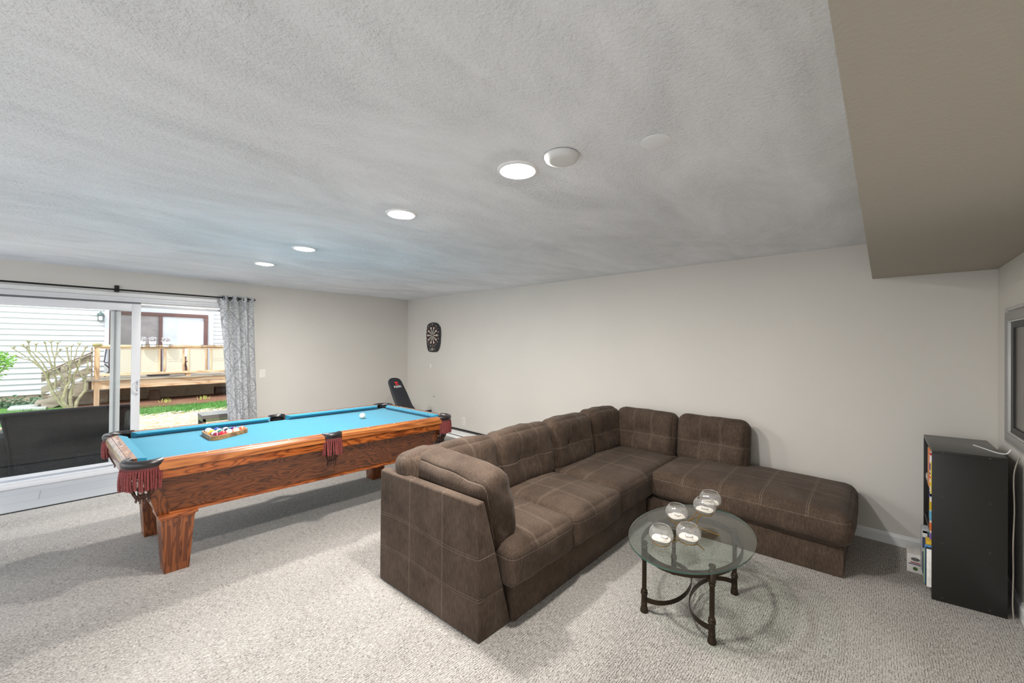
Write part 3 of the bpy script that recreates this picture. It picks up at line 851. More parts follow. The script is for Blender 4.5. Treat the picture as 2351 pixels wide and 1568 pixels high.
for i, row in enumerate(rows):
    s = i / 4; p0 = A.lerp(Cq, s); p1 = Bq.lerp(Cq, s)
    for k, (c, st, lab, num) in enumerate(row):
        p = p0.lerp(p1, k / (len(row) - 1) if len(row) > 1 else 0)
        if st: tl = (rad(72 + RB.uniform(-15, 15)), rad(RB.uniform(-20, 20)), 0)
        else: tl = (rad(RB.uniform(150, 215)), rad(RB.uniform(-30, 30)), 0)
        if num == '11': tl = (rad(58), rad(-26), 0)
        if num == '3': tl = (rad(200), 0, 0)
        put_ball(c, st, p.x, p.y, lab, tl, num=num if num in ('11',) else None)
ctr = (A + Bq + Cq) / 3
def rack_pts(off):
    pts = []
    P3 = [Bq, Cq, A]
    for i in range(3):
        p = P3[i]; a = P3[i - 1]; b = P3[(i + 1) % 3]
        e0 = (p - a).normalized(); e1 = (b - p).normalized()
        n0 = math.atan2(-e0.x, e0.y); n1 = math.atan2(-e1.x, e1.y)
        if n1 < n0: n1 += 2 * PI
        if n1 - n0 > PI: n0 += 2 * PI; n0, n1 = n1, n0
        for k in range(9):
            a_ = n0 + (n1 - n0) * k / 8
            pts.append((p.x + off * math.cos(a_), p.y + off * math.sin(a_)))
    return pts
o_, i_ = rack_pts(BR + .014), rack_pts(BR + .002)
n = len(o_); rk = MB()
vs = [(x, y, ZB + .001) for x, y in o_] + [(x, y, ZB + .034) for x, y in o_] + [(x, y, ZB + .001) for x, y in i_] + [(x, y, ZB + .034) for x, y in i_]
fs = []
for k in range(n):
    j = (k + 1) % n
    fs += [(k, j, n + j, n + k), (2 * n + j, 2 * n + k, 3 * n + k, 3 * n + j), (n + k, n + j, 3 * n + j, 3 * n + k), (j, k, 2 * n + k, 2 * n + j)]
rk.add(vs, fs)
rkm = wood('rack_wood', (110, 74, 40), (150, 106, 60), (172, 128, 78), 0, 5, (2, 10, 10), .45, .2, 5)
one('ball_rack', rk, rkm, 'wooden triangle rack holding the pool balls on the turquoise cloth', 'ball rack', (ctr.x, ctr.y, ZB), smooth=40, recalc=True)
put_ball('ivory', 0, 1.924, 3.826, 'ivory cue ball alone on the turquoise cloth', (0, 0, 0), group='billiard balls in the rack' if 0 else None)

# ------------------------------------------------------------------ sectional sofa
def S(x, y, z): return (x - .06 * (y - 1.45), y, z)
m_fab = fabric('suede_plain')
G = .008
m_arm = fabric('suede_arm', [(1, .655, .004, .0010, 2), (1, .325, .004, .0010, 2), (2, .60, .010, .0013, 1), (2, .30, .010, .0013, 1)], sag=(.018, 1.0))
m_backc = fabric('suede_back_cushion', [(0, .36, .008, .0015, 2), (0, .64, .008, .0015, 2), (2, .47, .009, .0020, 0)])
m_backw = fabric('suede_wall_cushion', [(1, .36, .010, .0017, 2), (1, .64, .010, .0017, 2), (2, .47, .010, .0020, 1)])
m_seat = fabric('suede_seat', [(0, .36, .008, .0015, 1), (0, .64, .008, .0015, 1), (1, .45, .009, .0017, 0), (1, .72, .009, .0017, 0), (2, .70, .0, .0035, 0)], top=.70)
m_chz = fabric('suede_chaise', [(0, .42, .007, .0014, 1), (0, .70, .007, .0014, 1), (1, .18, .0045, .0010, 0), (1, .38, .0045, .0010, 0), (1, .58, .0045, .0010, 0), (1, .78, .0045, .0010, 0), (2, .70, .0, .004, 1), (2, .10, 0, .004, 1)], top=.70)
m_bolst = fabric('suede_pillow', [(0, .80, .0, .004, 1), (0, .20, 0, .004, 1)])
sofa = thing('sectional_sofa', 'brown suede sectional sofa section with one arm and three seats', 'sofa', (2.3, 1.95, 0))
# arm: outer face vertical, inner face leaning, cut away at the front
arm = MB().hexa([S(1.351, 1.455, .0), S(1.585, 1.450, .0), S(1.585, 2.33, .0), S(1.351, 2.33, .0)],
                [S(1.351, 1.47, .69), S(1.395, 1.465, .70), S(1.40, 2.33, .70), S(1.351, 2.33, .69)])
ARM = part('arm', arm, m_arm, sofa, bevel=.012, seg=3, recalc=True)
bs = MB()
bs.box(1.585, 3.262, 1.435, 2.22, .0, .235); bs.box(3.262, 4.06, 1.46, 2.22, 0, .20)
bs.xf(S); part('base', bs, m_fab, sofa, bevel=.01, recalc=True)
bks = MB().box(1.58, 4.12, 2.22, 2.335, .0, .69).box(4.065, 4.12, 1.45, 2.22, 0, .66); bks.xf(S); part('back_frame', bks, m_fab, sofa, bevel=.02, recalc=True)
def put_cushion(name, mat, par, c, h, r, rot=(0, 0, 0), shear=True, **kw):
    m = cushion(*h, r, **kw)
    R = Matrix.Rotation(rot[2], 3, 'Z') @ Matrix.Rotation(rot[1], 3, 'Y') @ Matrix.Rotation(rot[0], 3, 'X')
    me = bpy.data.meshes.new(name); me.from_pydata(m.v, [], m.f); me.materials.append(mat)
    me.polygons.foreach_set('use_smooth', [True] * len(me.polygons)); me.update()
    o = bpy.data.objects.new(name, me); link(o)
    cc = S(*c) if shear else c
    o.location = Vector(cc) - ORG[par.name] if par else cc
    o.rotation_euler = rot
    if par: o.parent = par; ORG[o.name] = ORG[par.name]
    return o
# seats
seatx = [(1.535, 2.115), (2.125, 2.745), (2.755, 4.02)]
for i, (x0, x1) in enumerate(seatx):
    y0 = 1.385; y1 = 2.10
    if i == 2:
        put_cushion('seat_cushion', m_seat, sofa, ((x0 + x1) / 2, (1.44 + y1) / 2, .315), ((x1 - x0) / 2, (y1 - 1.44) / 2 + .03, .108), .05, bulge=(0, .01, .03), n=14, seed=i)
    else:
        put_cushion('seat_cushion', m_seat, sofa, ((x0 + x1) / 2, (y0 + y1) / 2, .315), ((x1 - x0) / 2, (y1 - y0) / 2, .108), .05, bulge=(.004, .015, .032), n=14, seed=i)
# back cushions along the long side
bx = [(1.375, 2.13, -.005), (2.135, 2.80, .0), (2.81, 3.44, .004), (3.45, 4.0, .012)]
for i, (x0, x1, dz) in enumerate(bx):
    put_cushion('back_cushion', m_backc, sofa, ((x0 + x1) / 2, 2.135, .595 + dz), ((x1 - x0) / 2, .105, .225), .075, rot=(rad(-9), 0, rad(-2 if i == 3 else 0)), bulge=(.012, .045, .015), n=18,
                tufts=((-.05, -.28), (-.05, .28)), tface=None if i == 0 else (1, -1), wr=.012, seed=10 + i)
# wall-side chaise section
cha = thing('sofa_chaise', 'brown suede chaise section of the sectional stretched along the long wall', 'sofa', (3.7, 1.0, 0))
cb = MB().box(3.272, 4.05, .155, 1.44, 0, .20); cb.xf(S); part('base', cb, m_fab, cha, bevel=.012, recalc=True)
cbk = MB().box(4.055, 4.12, .85, 1.435, .0, .66); cbk.xf(S); part('back_frame', cbk, m_fab, cha, bevel=.02, recalc=True)
put_cushion('seat_cushion', m_chz, cha, (3.665, .775, .318), (.425, .665, .112), .075, bulge=(.01, .01, .028), n=20, seed=31)
for i, (y0, y1) in enumerate(((1.445, 2.075), (.83, 1.435))):
    put_cushion('back_cushion', m_backw, sofa if i == 0 else cha, (3.99, (y0 + y1) / 2, .605), (.095, (y1 - y0) / 2, .225), .075, rot=(0, rad(8), 0), bulge=(.03, .008, .008), n=18,
                tufts=((-.28, -.03), (.28, -.03)), tface=(0, -1), wr=.008, seed=40 + i)
# loose pillow against the arm
pl = put_cushion('sofa_pillow', m_bolst, None, (1.572, 1.87, .605), (.095, .39, .215), .055, rot=(rad(2), rad(-16), 0), bulge=(.045, .0, .012), n=18, wr=.022, seed=55)
tag(pl, 'loose brown suede pillow leaning against the stitched arm of the sofa', 'pillow')

# ------------------------------------------------------------------ coffee table
CX, CY, GZ = 2.425, .795, .405
ct = thing('coffee_table', 'oval glass coffee table on a turned bronze metal base beside the sofa', 'coffee table', (CX, CY, 0))
m_brz = simple('bronze_metal', (58, 48, 38), .38, metal=.75, var=.2, vscale=14)
m_tg = thin_glass('table_glass', (.87, .915, .885, 1), 1.6)
m_tge = NT('glass_edge'); _b = m_tge.bsdf(lin((70, 104, 92)), .08, 0, None, .6); _b.inputs['Transmission Weight'].default_value = .35; m_tge = m_tge.m
gt = MB(); n = 72; zs = (GZ - .009, GZ)
ea, eb = .475, .318
ring = [(CX + ea * math.cos(2 * PI * k / n), CY + eb * math.sin(2 * PI * k / n)) for k in range(n)]
gt.add([(x, y, z) for z in zs for x, y in ring], [tuple(n + k for k in range(n))], 0)
gt.add([(x, y, zs[0]) for x, y in ring], [tuple(range(n - 1, -1, -1))], 0)
gt.add([(x, y, z) for z in zs for x, y in ring], [(k, (k + 1) % n, n + (k + 1) % n, n + k) for k in range(n)], 1)
part('glass_top', gt, [m_tg, m_tge], ct, smooth=50, label='clear greenish glass top')
rg = MB(); ra, rb = .368, .252
vs = []
for k in range(n):
    a = 2 * PI * k / n
    for d, z in ((-.004, .330), (.004, .330), (.004, .366), (-.004, .366)): vs.append((CX + (ra + d) * math.cos(a), CY + (rb + d) * math.sin(a), z))
rg.add(vs, [(k * 4 + i, k * 4 + (i + 1) % 4, ((k + 1) % n) * 4 + (i + 1) % 4, ((k + 1) % n) * 4 + i) for k in range(n) for i in range(4)])
part('frame_ring', rg, m_brz, ct, recalc=True)
lprof = [(.020, 0), (.022, .004), (.0215, .012), (.0165, .035), (.0155, .040), (.0175, .043), (.0175, .047), (.0160, .05), (.0160, .098), (.0195, .102), (.0195, .108), (.0155, .112), (.0175, .117), (.0175, .121), (.0135, .126), (.0125, .132),
         (.0125, .285), (.0160, .290), (.0160, .296), (.0130, .300), (.0175, .306), (.0180, .313), (.0165, .318), (.0165, .366), (.0130, .370), (.0110, .375), (.0165, .381), (.0175, .388), (.0150, .394), (.004, .396)]
legs = [(2.168, .610), (2.160, .962), (2.690, .632), (2.650, .980)]
for x, y in legs: part('leg', MB().lathe(lprof, (x, y, 0), 20), m_brz, ct, smooth=50)
for (p, q, sg) in ((legs[0], legs[2], 1), (legs[1], legs[3], -1)):
    st = MB(); vs = []; K = 28
    for k in range(K + 1):
        t = k / K; ang = PI * t
        x = p[0] + (q[0] - p[0]) * (.5 - .5 * math.cos(ang)); yb_ = p[1] + (q[1] - p[1]) * t
        y = yb_ + sg * .165 * math.sin(ang) ** .8
        for d, z in ((-.003, .058), (.003, .058), (.003, .084), (-.003, .084)):
            nx = math.cos(ang); ny = -sg * math.sin(ang)
            vs.append((x + d * nx, y - d * ny, z))
    st.add(vs, [(k * 4 + i, k * 4 + (i + 1) % 4, k * 4 + 4 + (i + 1) % 4, k * 4 + 4 + i) for k in range(K) for i in range(4)])
    part('stretcher', st, m_brz, ct, recalc=True)

# candle holder and bowls
m_gold = simple('gold_wire', (176, 136, 72), .3, metal=.85, var=.08)
bowls = [('A', 2.160, .868, .420, 'low glass candle bowl nearest the stitched sofa arm'), ('B', 2.253, .755, .432, 'low glass candle bowl between the other low one and the raised pair'),
         ('C', 2.462, .895, .440, 'glass candle bowl closest to the long sofa seats on the coffee table'), ('D', 2.575, .770, .482, 'raised glass candle bowl overlapping the rearmost bowl'), ('E', 2.705, .775, .486, 'rearmost glass candle bowl, partly behind another, nearest the chaise')]
ch = thing('candle_holder', 'gold wire candle holder carrying five glass bowls on the coffee table', 'candle holder', (2.42, .8, GZ))
rodsm = MB()
for k, x, y, z, lab in bowls:
    rodm = MB().tube([(x + .044 * math.cos(2 * PI * i / 24), y + .044 * math.sin(2 * PI * i / 24), z) for i in range(24)], .0026, 6, closed=True)
    part('support_ring', rodm, m_gold, ch)
zf = GZ + .003
def wire(*p): rodsm.tube(p, .0026, 6)
P = {k: Vector((x, y, z)) for k, x, y, z, l in bowls}
wire(P['A'] + Vector((.03, -.033, 0)), P['B'] + Vector((-.02, .04, 0)), P['B'] + Vector((.0, .044, 0)))
wire(P['B'] + Vector((.0, -.044, 0)), (2.262, .675, zf))
wire(P['A'] + Vector((.044, .0, 0)), (2.30, .83, zf), P['C'] + Vector((-.044, -.01, 0)))
wire(P['B'] + Vector((.04, .02, 0)), (2.42, .80, zf), (2.48, .785, .445), P['D'] + Vector((-.042, .012, 0)))
wire((2.46, .788, .435), (2.50, .665, zf))
wire(P['D'] + Vector((-.044, 0, 0)), (2.56, .86, zf))
wire(P['C'] + Vector((.044, 0, 0)), (2.56, .86, zf), P['E'] + Vector((-.03, .032, 0)))
wire(P['D'] + Vector((.0, -.044, 0)), P['E'] + Vector((-.03, -.032, 0)))
part('wire_frame', rodsm, m_gold, ch)
m_bowl = thin_glass('bowl_glass', (.95, .945, .935, 1), 1.9, edge=(.74, .72, .70, 1), haze=.10)
m_sand = simple('white_sand', (236, 230, 220), .9, var=.08, vscale=150, bump=.4, bscale=400)
m_wax = simple('candle_wax', (240, 234, 224), .5)
m_tin = simple('tealight_tin', (190, 188, 184), .3, metal=.8)
bprof = [(.033, .0), (.047, .007), (.057, .018), (.0625, .033), (.063, .046), (.0595, .061), (.053, .073), (.045, .0805), (.043, .083)]
b0 = None
for k, x, y, z, lab in bowls:
    z += .003
    if b0 is None:
        b0 = thing('candle_bowl', lab, 'glass bowl', (x, y, z), group='glass candle bowls on the coffee table')
        g = MB().lathe(bprof, (x, y, z), 36, cap0=True, cap1=False)
        g.lathe([(.0405, .0825), (.041, .0855), (.0432, .0862), (.0445, .084), (.0435, .082)], (x, y, z), 36, cap0=False, cap1=False)
        part('glass', g, m_bowl, b0, smooth=60)
        sd_ = MB(); vs = []; nn = 24
        rr = [(0.0, .022), (.016, .022), (.032, .025), (.046, .020), (.049, .019)]
        for r, zz in rr[1:]:
            for q in range(nn):
                a = 2 * PI * q / nn; vs.append((x + r * math.cos(a), y + r * math.sin(a), z + zz + .003 * math.sin(3 * a + r * 90)))
        fs = [tuple(range(nn))]
        for i in range(3): fs += [(i * nn + q, (i + 1) * nn + q, (i + 1) * nn + (q + 1) % nn, i * nn + (q + 1) % nn) for q in range(nn)]
        lo = len(vs)
        for q in range(nn): a = 2 * PI * q / nn; vs.append((x + .036 * math.cos(a), y + .036 * math.sin(a), z + .006))
        fs += [(3 * nn + q, lo + q, lo + (q + 1) % nn, 3 * nn + (q + 1) % nn) for q in range(nn)] + [tuple(lo + q for q in range(nn))[::-1]]
        sd_.add(vs, fs); so_ = part('sand', sd_, m_sand, b0, smooth=60, recalc=True); so_['kind'] = 'stuff'
    else:
        b = copy_tree(b0); b.location = (x, y, z); tag(b, lab); b.rotation_euler.z = random.uniform(0, 6)
cl = {'A': 'tealight candle in the low bowl nearest the sofa arm', 'B': 'tealight candle in the low bowl beside the raised pair', 'C': 'tealight candle in the bowl closest to the long sofa seats', 'D': 'tealight candle in the raised bowl overlapping the rearmost bowl', 'E': 'tealight candle in the rearmost glass bowl'}
c0 = None
for k, x, y, z, lab in bowls:
    dx, dy = {'A': (.012, -.012), 'B': (0, -.002), 'C': (.006, -.004), 'D': (0, 0), 'E': (0, 0)}[k]
    zz = z + .003 + .018
    if c0 is None:
        c0 = thing('tealight_candle', cl[k], 'candle', (x + dx, y + dy, zz), group='tealights in the glass bowls'); c0_at = (x + dx, y + dy, zz)
        part('tin_cup', MB().lathe([(.0185, 0), (.0188, .012), (.0178, .012), (.0176, .009)], c0_at, 20, cap1=False), m_tin, c0)
        part('wax', MB().lathe([(.0176, .001), (.0176, .0098), (.001, .0092)], c0_at, 20), m_wax, c0)
        part('wick', MB().tube([(c0_at[0], c0_at[1], zz + .009), (c0_at[0] + .001, c0_at[1], zz + .016)], .0007, 5), m_black, c0)
    else:
        c = copy_tree(c0); c.location = (x + dx, y + dy, zz); tag(c, cl[k])

# ------------------------------------------------------------------ bookcase with games
BX0, BX1, BY0, BY1, BZ = 3.45, 4.03, -.535, -.242, .888
bc = thing('bookcase', 'low black bookcase standing in the corner under the television', 'bookcase', ((BX0 + BX1) / 2, (BY0 + BY1) / 2, 0))
m_lam = simple('black_laminate', (27, 25, 23), .42, var=.12, vscale=3, bump=.05, bscale=300)
m_lamt = simple('black_laminate_top', (30, 29, 27), .3, var=.1, vscale=3)
def BS(x, y, z): return (x + .13 * (BY1 - y) * (1 if x < 3.7 else 1), y, z)
th = .016
for x in (BX0, BX1 - th):
    s = MB().box(x, x + th, BY0, BY1, 0, BZ - th); s.xf(BS); sp_ = part('side_panel', s, m_lam, bc, bevel=.0015, recalc=True)
    if x == BX0:
        d = MB()
        for y in (-.285, -.47):
            for z in (.022, .345, .62, BZ - .012): d.prism([(BS(x, y, 0)[1] + .005 * math.cos(k * PI / 4), z + .005 * math.sin(k * PI / 4)) for k in range(8)], BS(x, y, 0)[0] - .002, BS(x, y, 0)[0] + .002, YZ)
        part('screw_cap', d, simple('screw_cap_grey', (48, 47, 45), .4), sp_, recalc=True)
def slab(nm_, z, mat, x0=BX0 + th, x1=BX1 - th):
    s = MB().box(x0, x1, BY0 + (0 if nm_ == 'top_panel' else .006), BY1 - (0 if nm_ == 'top_panel' else .004), z, z + th); s.xf(BS); part(nm_, s, mat, bc, bevel=.001, recalc=True)
slab('top_panel', BZ - th, m_lamt, BX0, BX1); slab('shelf', .605, m_lam); slab('shelf', .332, m_lam); slab('bottom_panel', .045, m_lam)
s = MB().box(BX0 + th, BX1 - th, BY0, BY0 + .005, .03, BZ - th); s.xf(BS); part('back_panel', s, m_lam, bc)
s = MB().box(BX0 + th, BX1 - th, BY1 - .02, BY1 - .005, 0, .045); s.xf(BS); part('kick_board', s, m_lam, bc)
def gbox(x0, x1, z0, z1, yf, rgb, label, cat='game box', name='game_box', band=None, group='boxes and books on the bookcase shelves', yb=None):
    t = thing(name, label, cat, ((x0 + x1) / 2, yf, z0), group=group)
    m = MB().box(x0, x1, yb if yb is not None else yf - .2, yf, z0, z1); m.xf(BS)
    part('carton' if cat != 'book' else 'cover', m, simple('print_%d_%d_%d' % rgb, rgb, .45, var=.1, vscale=30), t, bevel=.001, recalc=True)
    if band:
        b = MB()
        for (f0, f1, c) in band: pass
        for i, (f0, f1, c) in enumerate(band):
            b = MB().box(x0 - .0006, x1 + .0006, yf - .02, yf + .0006, z0 + (z1 - z0) * f0, z0 + (z1 - z0) * f1); b.xf(BS)
            part('printed_panel', b, simple('print_%d_%d_%d' % c, c, .45), t, smooth=0, recalc=True)
    return t
z1s, z2s, z3s = .621, .348, .061
gbox(3.468, 3.474, z1s, .815, -.238, (226, 200, 70), 'thin yellow book at the near end of the top shelf', 'book', 'book')
gbox(3.476, 3.520, z1s, .868, -.236, (226, 214, 214), 'white game box with purple and red print on the top shelf', band=[(.56, .73, (84, 52, 140)), (.93, .99, (190, 60, 50)), (.36, .42, (206, 40, 40)), (.18, .27, (232, 178, 50)), (.46, .5, (70, 60, 64))])
gbox(3.522, 3.534, z1s, .86, -.238, (190, 190, 188), 'grey booklet between the white and orange boxes on the top shelf', 'book', 'book')
gbox(3.62, 3.70, z1s, .862, -.241, (222, 124, 52), 'orange game box on the top shelf')
gbox(3.72, 3.75, z1s, .85, -.243, (60, 84, 92), 'dark teal book beside the orange box on the top shelf', 'book', 'book')
gbox(3.80, 3.90, z1s, .650, -.246, (214, 210, 202), 'small white crumpled packet lying on the top shelf', 'packet', 'packet')
gbox(3.470, 3.500, z2s, .597, -.236, (222, 216, 208), 'white game box at the near end of the middle shelf', band=[(.7, .9, (216, 178, 40)), (.45, .68, (106, 180, 212)), (.2, .4, (226, 120, 60)), (0, .15, (128, 96, 168))])
gbox(3.503, 3.545, z2s, .600, -.237, (222, 184, 44), 'yellow game box with blue and red print on the middle shelf', band=[(.93, 1.0, (40, 72, 160)), (.45, .6, (90, 176, 210)), (.3, .42, (52, 34, 30)), (.2, .29, (214, 52, 34)), (.0, .17, (52, 150, 50))])
gbox(3.548, 3.556, z2s, .600, -.238, (200, 200, 196), 'white booklet behind the yellow game box on the middle shelf', 'book', 'book')
gbox(3.468, 3.476, z3s, .285, -.222, (238, 236, 230), 'white board book at the near end of the bottom shelf', 'book', 'book')
gbox(3.478, 3.490, z3s, .292, -.218, (22, 24, 30), 'black book on the bottom shelf beside the white one', 'book', 'book')
gbox(3.492, 3.508, z3s, .300, -.216, (84, 140, 190), 'light blue book on the bottom shelf', 'book', 'book')
gbox(3.510, 3.526, z3s, .270, -.212, (150, 168, 112), 'pale green book on the bottom shelf', 'book', 'book')
gbox(3.53, 3.62, z3s, .308, -.226, (224, 182, 46), 'yellow box on the bottom shelf', band=[(.0, .12, (60, 96, 150)), (.5, .56, (190, 60, 40))])
gbox(3.64, 3.68, z3s, .322, -.216, (40, 56, 92), 'dark blue box standing on the bottom shelf', band=[(.9, 1, (214, 214, 214)), (.55, .62, (210, 206, 200))])
gbox(3.70, 3.78, z3s, .33, -.214, (168, 170, 172), 'grey plastic case standing at the far end of the bottom shelf', 'case', 'plastic_case')
# white product box on the carpet in front of the bookcase
wbx = thing('carton_box', 'small white carton with a printed picture on the carpet beside the bookcase', 'box', (3.80, -.19, 0))
part('carton', MB().box(3.775, 3.905, -.232, -.150, .0, .12), simple('carton_white', (222, 218, 212), .5), wbx, bevel=.001)
pr = MB().box(3.7743, 3.776, -.226, -.158, .052, .058, 0)
pr.prism([(-.19 + .022 * math.cos(k * PI / 5), .088 + .012 * math.sin(k * PI / 5)) for k in range(10)], 3.7743, 3.776, YZ, 1)
pr.box(3.7743, 3.776, -.212, -.168, .062, .069, 2)
pr.prism([(-.19 + .012 * math.cos(k * PI / 5), .026 + .012 * math.sin(k * PI / 5)) for k in range(10)], 3.7743, 3.776, YZ, 3)
part('print', pr, [simple('print_navy', (54, 50, 96), .5), simple('print_grey', (96, 96, 94), .5), simple('print_red', (150, 62, 60), .5), simple('print_green', (70, 96, 50), .5)], wbx, smooth=0)
cbz = BZ + .003
one('white_cable', MB().tube(curve_pts([(3.80, -.445, cbz), (3.72, -.475, cbz), (3.63, -.508, cbz), (3.60, -.53, cbz + .001), (3.585, -.548, BZ + .012), (3.575, -.56, BZ + .04)]), .0032, 8), m_white, 'short white cable lying over the back edge of the bookcase top', 'cable', (3.7, -.5, BZ), smooth=60)
one('wall_cable', MB().tube(curve_pts([(3.50, -.575, .90), (3.492, -.556, .8), (3.505, -.560, .6), (3.488, -.553, .42), (3.502, -.556, .25), (3.478, -.550, .10), (3.47, -.553, .008)]), .003, 8), simple('grey_cable', (140, 132, 122), .5), 'thin grey cable hanging down behind the bookcase', 'cable', (3.5, -.55, 0), smooth=60)

# ------------------------------------------------------------------ television
TY = -.50
tv = thing('television', 'flat television in a wide silver bezel on the wall above the bookcase', 'television', (2.8, -.55, 1.0))
m_sil = simple('silver_bezel', (138, 137, 135), .42, metal=.3, var=.04)
m_sild = simple('silver_frame', (182, 181, 178), .4, metal=.25)
tx0, tx1, tz0, tz1 = 2.20, 3.345, 1.013, 1.690
def ringbox(x0, x1, z0, z1, wx, wz, y0, y1):
    m = MB(); m.box(x0, x0 + wx, y0, y1, z0, z1); m.box(x1 - wx, x1, y0, y1, z0, z1)
    m.box(x0 + wx, x1 - wx, y0, y1, z0, z0 + wz); m.box(x0 + wx, x1 - wx, y0, y1, z1 - wz, z1); return m
part('bezel', ringbox(tx0, tx1, tz0, tz1, .056, .045, TY - .05, TY), m_sil, tv, bevel=.004)
part('inner_rim', ringbox(tx0 + .056, tx1 - .056, tz0 + .045, tz1 - .045, .008, .008, TY - .04, TY - .004), m_sild, tv, bevel=.002)
part('screen_surround', ringbox(tx0 + .064, tx1 - .064, tz0 + .053, tz1 - .053, .05, .03, TY - .04, TY - .012), m_black, tv)
scm = NT('screen_reflection_grey'); scm.bsdf(lin((92, 89, 83)), .3, 0, None, .5); scm = scm.m  # grey base colour carries the reflection of the bright room
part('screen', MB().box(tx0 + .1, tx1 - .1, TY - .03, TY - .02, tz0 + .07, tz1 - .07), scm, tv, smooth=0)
part('rear_housing', MB().box(tx0 + .12, tx1 - .10, -.575, TY - .05, tz0 + .1, tz1 - .1), m_black, tv, bevel=.01)
part('wall_frame', ringbox(tx0 + .02, 3.66, .955, 1.735, .035, .02, YC, -.548), m_sild, tv, bevel=.003)

# ------------------------------------------------------------------ weight bench
wbn = thing('weight_bench', 'black padded weight bench with raised backrest in the far corner behind the pool table', 'weight bench', (3.42, 5.3, 0))
m_pad = simple('bench_vinyl', (36, 38, 43), .5, var=.08, vscale=6)
top = Vector((3.30, 5.55, .958)); bot = Vector((3.29, 5.06, .378)); dv = bot - top; Lp = dv.length; dv.normalize()
xv = Vector((1, -.10, 0)).normalized(); nv_ = xv.cross(dv); nv_.normalize()
if nv_.z < 0: nv_ = -nv_
def PAD(a, b, w): return tuple(top + xv * a + dv * b + nv_ * w)
out = [(-.105, .075), (-.09, .03), (-.05, .006), (0, 0), (.05, .006), (.09, .03), (.105, .075), (.118, .30), (.122, .52), (.15, .62), (.165, .70), (.16, Lp)]
out += [(-.16, Lp), (-.165, .70), (-.15, .62), (-.122, .52), (-.118, .30)]
part('back_pad', MB().prism(out, -.055, .0, PAD), m_pad, wbn, bevel=.012, seg=3, recalc=True)
for sg in (-1, 1):
    gv = MB(); gv.tube([PAD(sg * .10, .20, .001), PAD(sg * .035, .29, .001), PAD(sg * .035, .52, .001), PAD(sg * .05, Lp - .02, .001)], .004, 5)
    part('pad_seam', gv, m_rubber, wbn); gv = MB()
    gv.tube([PAD(sg * .108, .29, .001), PAD(sg * .072, .33, .001), PAD(sg * .068, .55, .001), PAD(sg * .11, .72, .001)], .004, 5)
    part('pad_seam', gv, m_rubber, wbn)
lg = MB()
kz = .115
for poly in ([(-.030, -.030), (.028, -.030), (.022, -.020), (.006, -.004), (.034, .028), (.012, .028), (-.003, .010), (-.008, .028), (-.026, .028), (-.012, -.010), (-.030, -.018)],):
    lg.prism([(a + .005, kz + b) for a, b in poly], .0, .0022, PAD, 0)
text_mb('KEPPI', .052, lambda x, y, z: PAD(x * .96, .178 - y, .0012 + z), 1, lg, ext=.0008)
for k in range(3): text_mb('KEPPI', .052, lambda x, y, z, k=k: PAD(x * .96 + .0012 * (k - 1), .178 - y + .0008 * (k - 1), .0014 + z), 1, lg, ext=.0008)
part('logo', lg, [simple('logo_red', (214, 44, 44), .5), simple('logo_white', (236, 236, 238), .5)], wbn, smooth=0)
part('seat_pad', MB().prism(rrect(3.16, 3.43, 4.60, 5.02, .05), .36, .41, XY), m_pad, wbn, bevel=.012, seg=3, recalc=True)
frm = MB()
frm.box(3.27, 3.33, 4.70, 5.52, .30, .36)
frm.tube([(3.30, 4.86, .33), (3.30, 4.80, .06)], .03, 4); frm.tube([(3.30, 5.30, .33), (3.30, 5.36, .06)], .03, 4)
frm.tube([(3.30, 5.32, .34), (3.30, 5.40, .66)], .022, 4)
frm.tube([(3.30, 4.72, .33), (3.30, 4.62, .53)], .022, 4)
part('frame', frm, m_blackm, wbn, recalc=True)
for y, x0, x1 in ((4.80, 3.08, 3.66), (5.36, 3.0, 3.98)):
    f = MB().box(x0, x1, y - .035, y + .035, .03, .09); f.box(x0 - .01, x0 + .04, y - .04, y + .04, 0, .1); f.box(x1 - .04, x1 + .01, y - .04, y + .04, 0, .1)
    part('foot_bar', f, m_rubber, wbn, bevel=.008)
part('hand_grip', MB().tube([(3.215, 4.62, .543), (3.335, 4.62, .546)], .018, 8), m_rubber, wbn)

# ------------------------------------------------------------------ outside
def ground_mat(name, c0, c1, c2, sc=30, bump=.5, st=(1, 1, 1)):
    t = NT(name); a = t.noise(t.coords(scale=st), sc, 5, .7); b = t.noise(t.coords(), 2, 3)
    f = t.math('ADD', t.math('MULTIPLY', a, .75), t.math('MULTIPLY', b, .25))
    col = t.ramp(f, [(.3, c0), (.5, c1), (.7, c2)])
    t.bsdf(col, .9, 0, t.bump(f, bump, .03), .1); return t.m
m_lawn = ground_mat('lawn_soil', (60, 98, 42), (90, 132, 62), (116, 154, 82), 25)
m_mulch = ground_mat('bark_mulch', (84, 56, 44), (142, 102, 82), (178, 138, 116), 40, .9)
m_strawg = ground_mat('straw_ground', (196, 160, 124), (232, 204, 172), (246, 228, 204), 34, .9, (1, 1.6, 1))
m_conc = ground_mat('patio_concrete', (176, 178, 180), (196, 198, 200), (206, 207, 208), 12, .1)
def strip(y0, y1, z0, z1, x0=-30, x1=30, mod=0):
    m = MB(); n = 60
    vs = []
    for i in range(n + 1):
        x = x0 + (x1 - x0) * i / n
        vs += [(x, y0, z0), (x, y1 + mod * math.sin(x * 2.1) * .3 + mod * math.sin(x * 5.3) * .12, z1)]
    m.add(vs, [(2 * i, 2 * i + 2, 2 * i + 3, 2 * i + 1) for i in range(n)]); return m
struct('ground_patio', MB().box(-14, 14, YA + .12, 8.5, -.2, -.045), m_conc, smooth=0)
struct('ground_straw', strip(8.5, 10.9, -.03, -.02, mod=0), m_strawg, smooth=0)
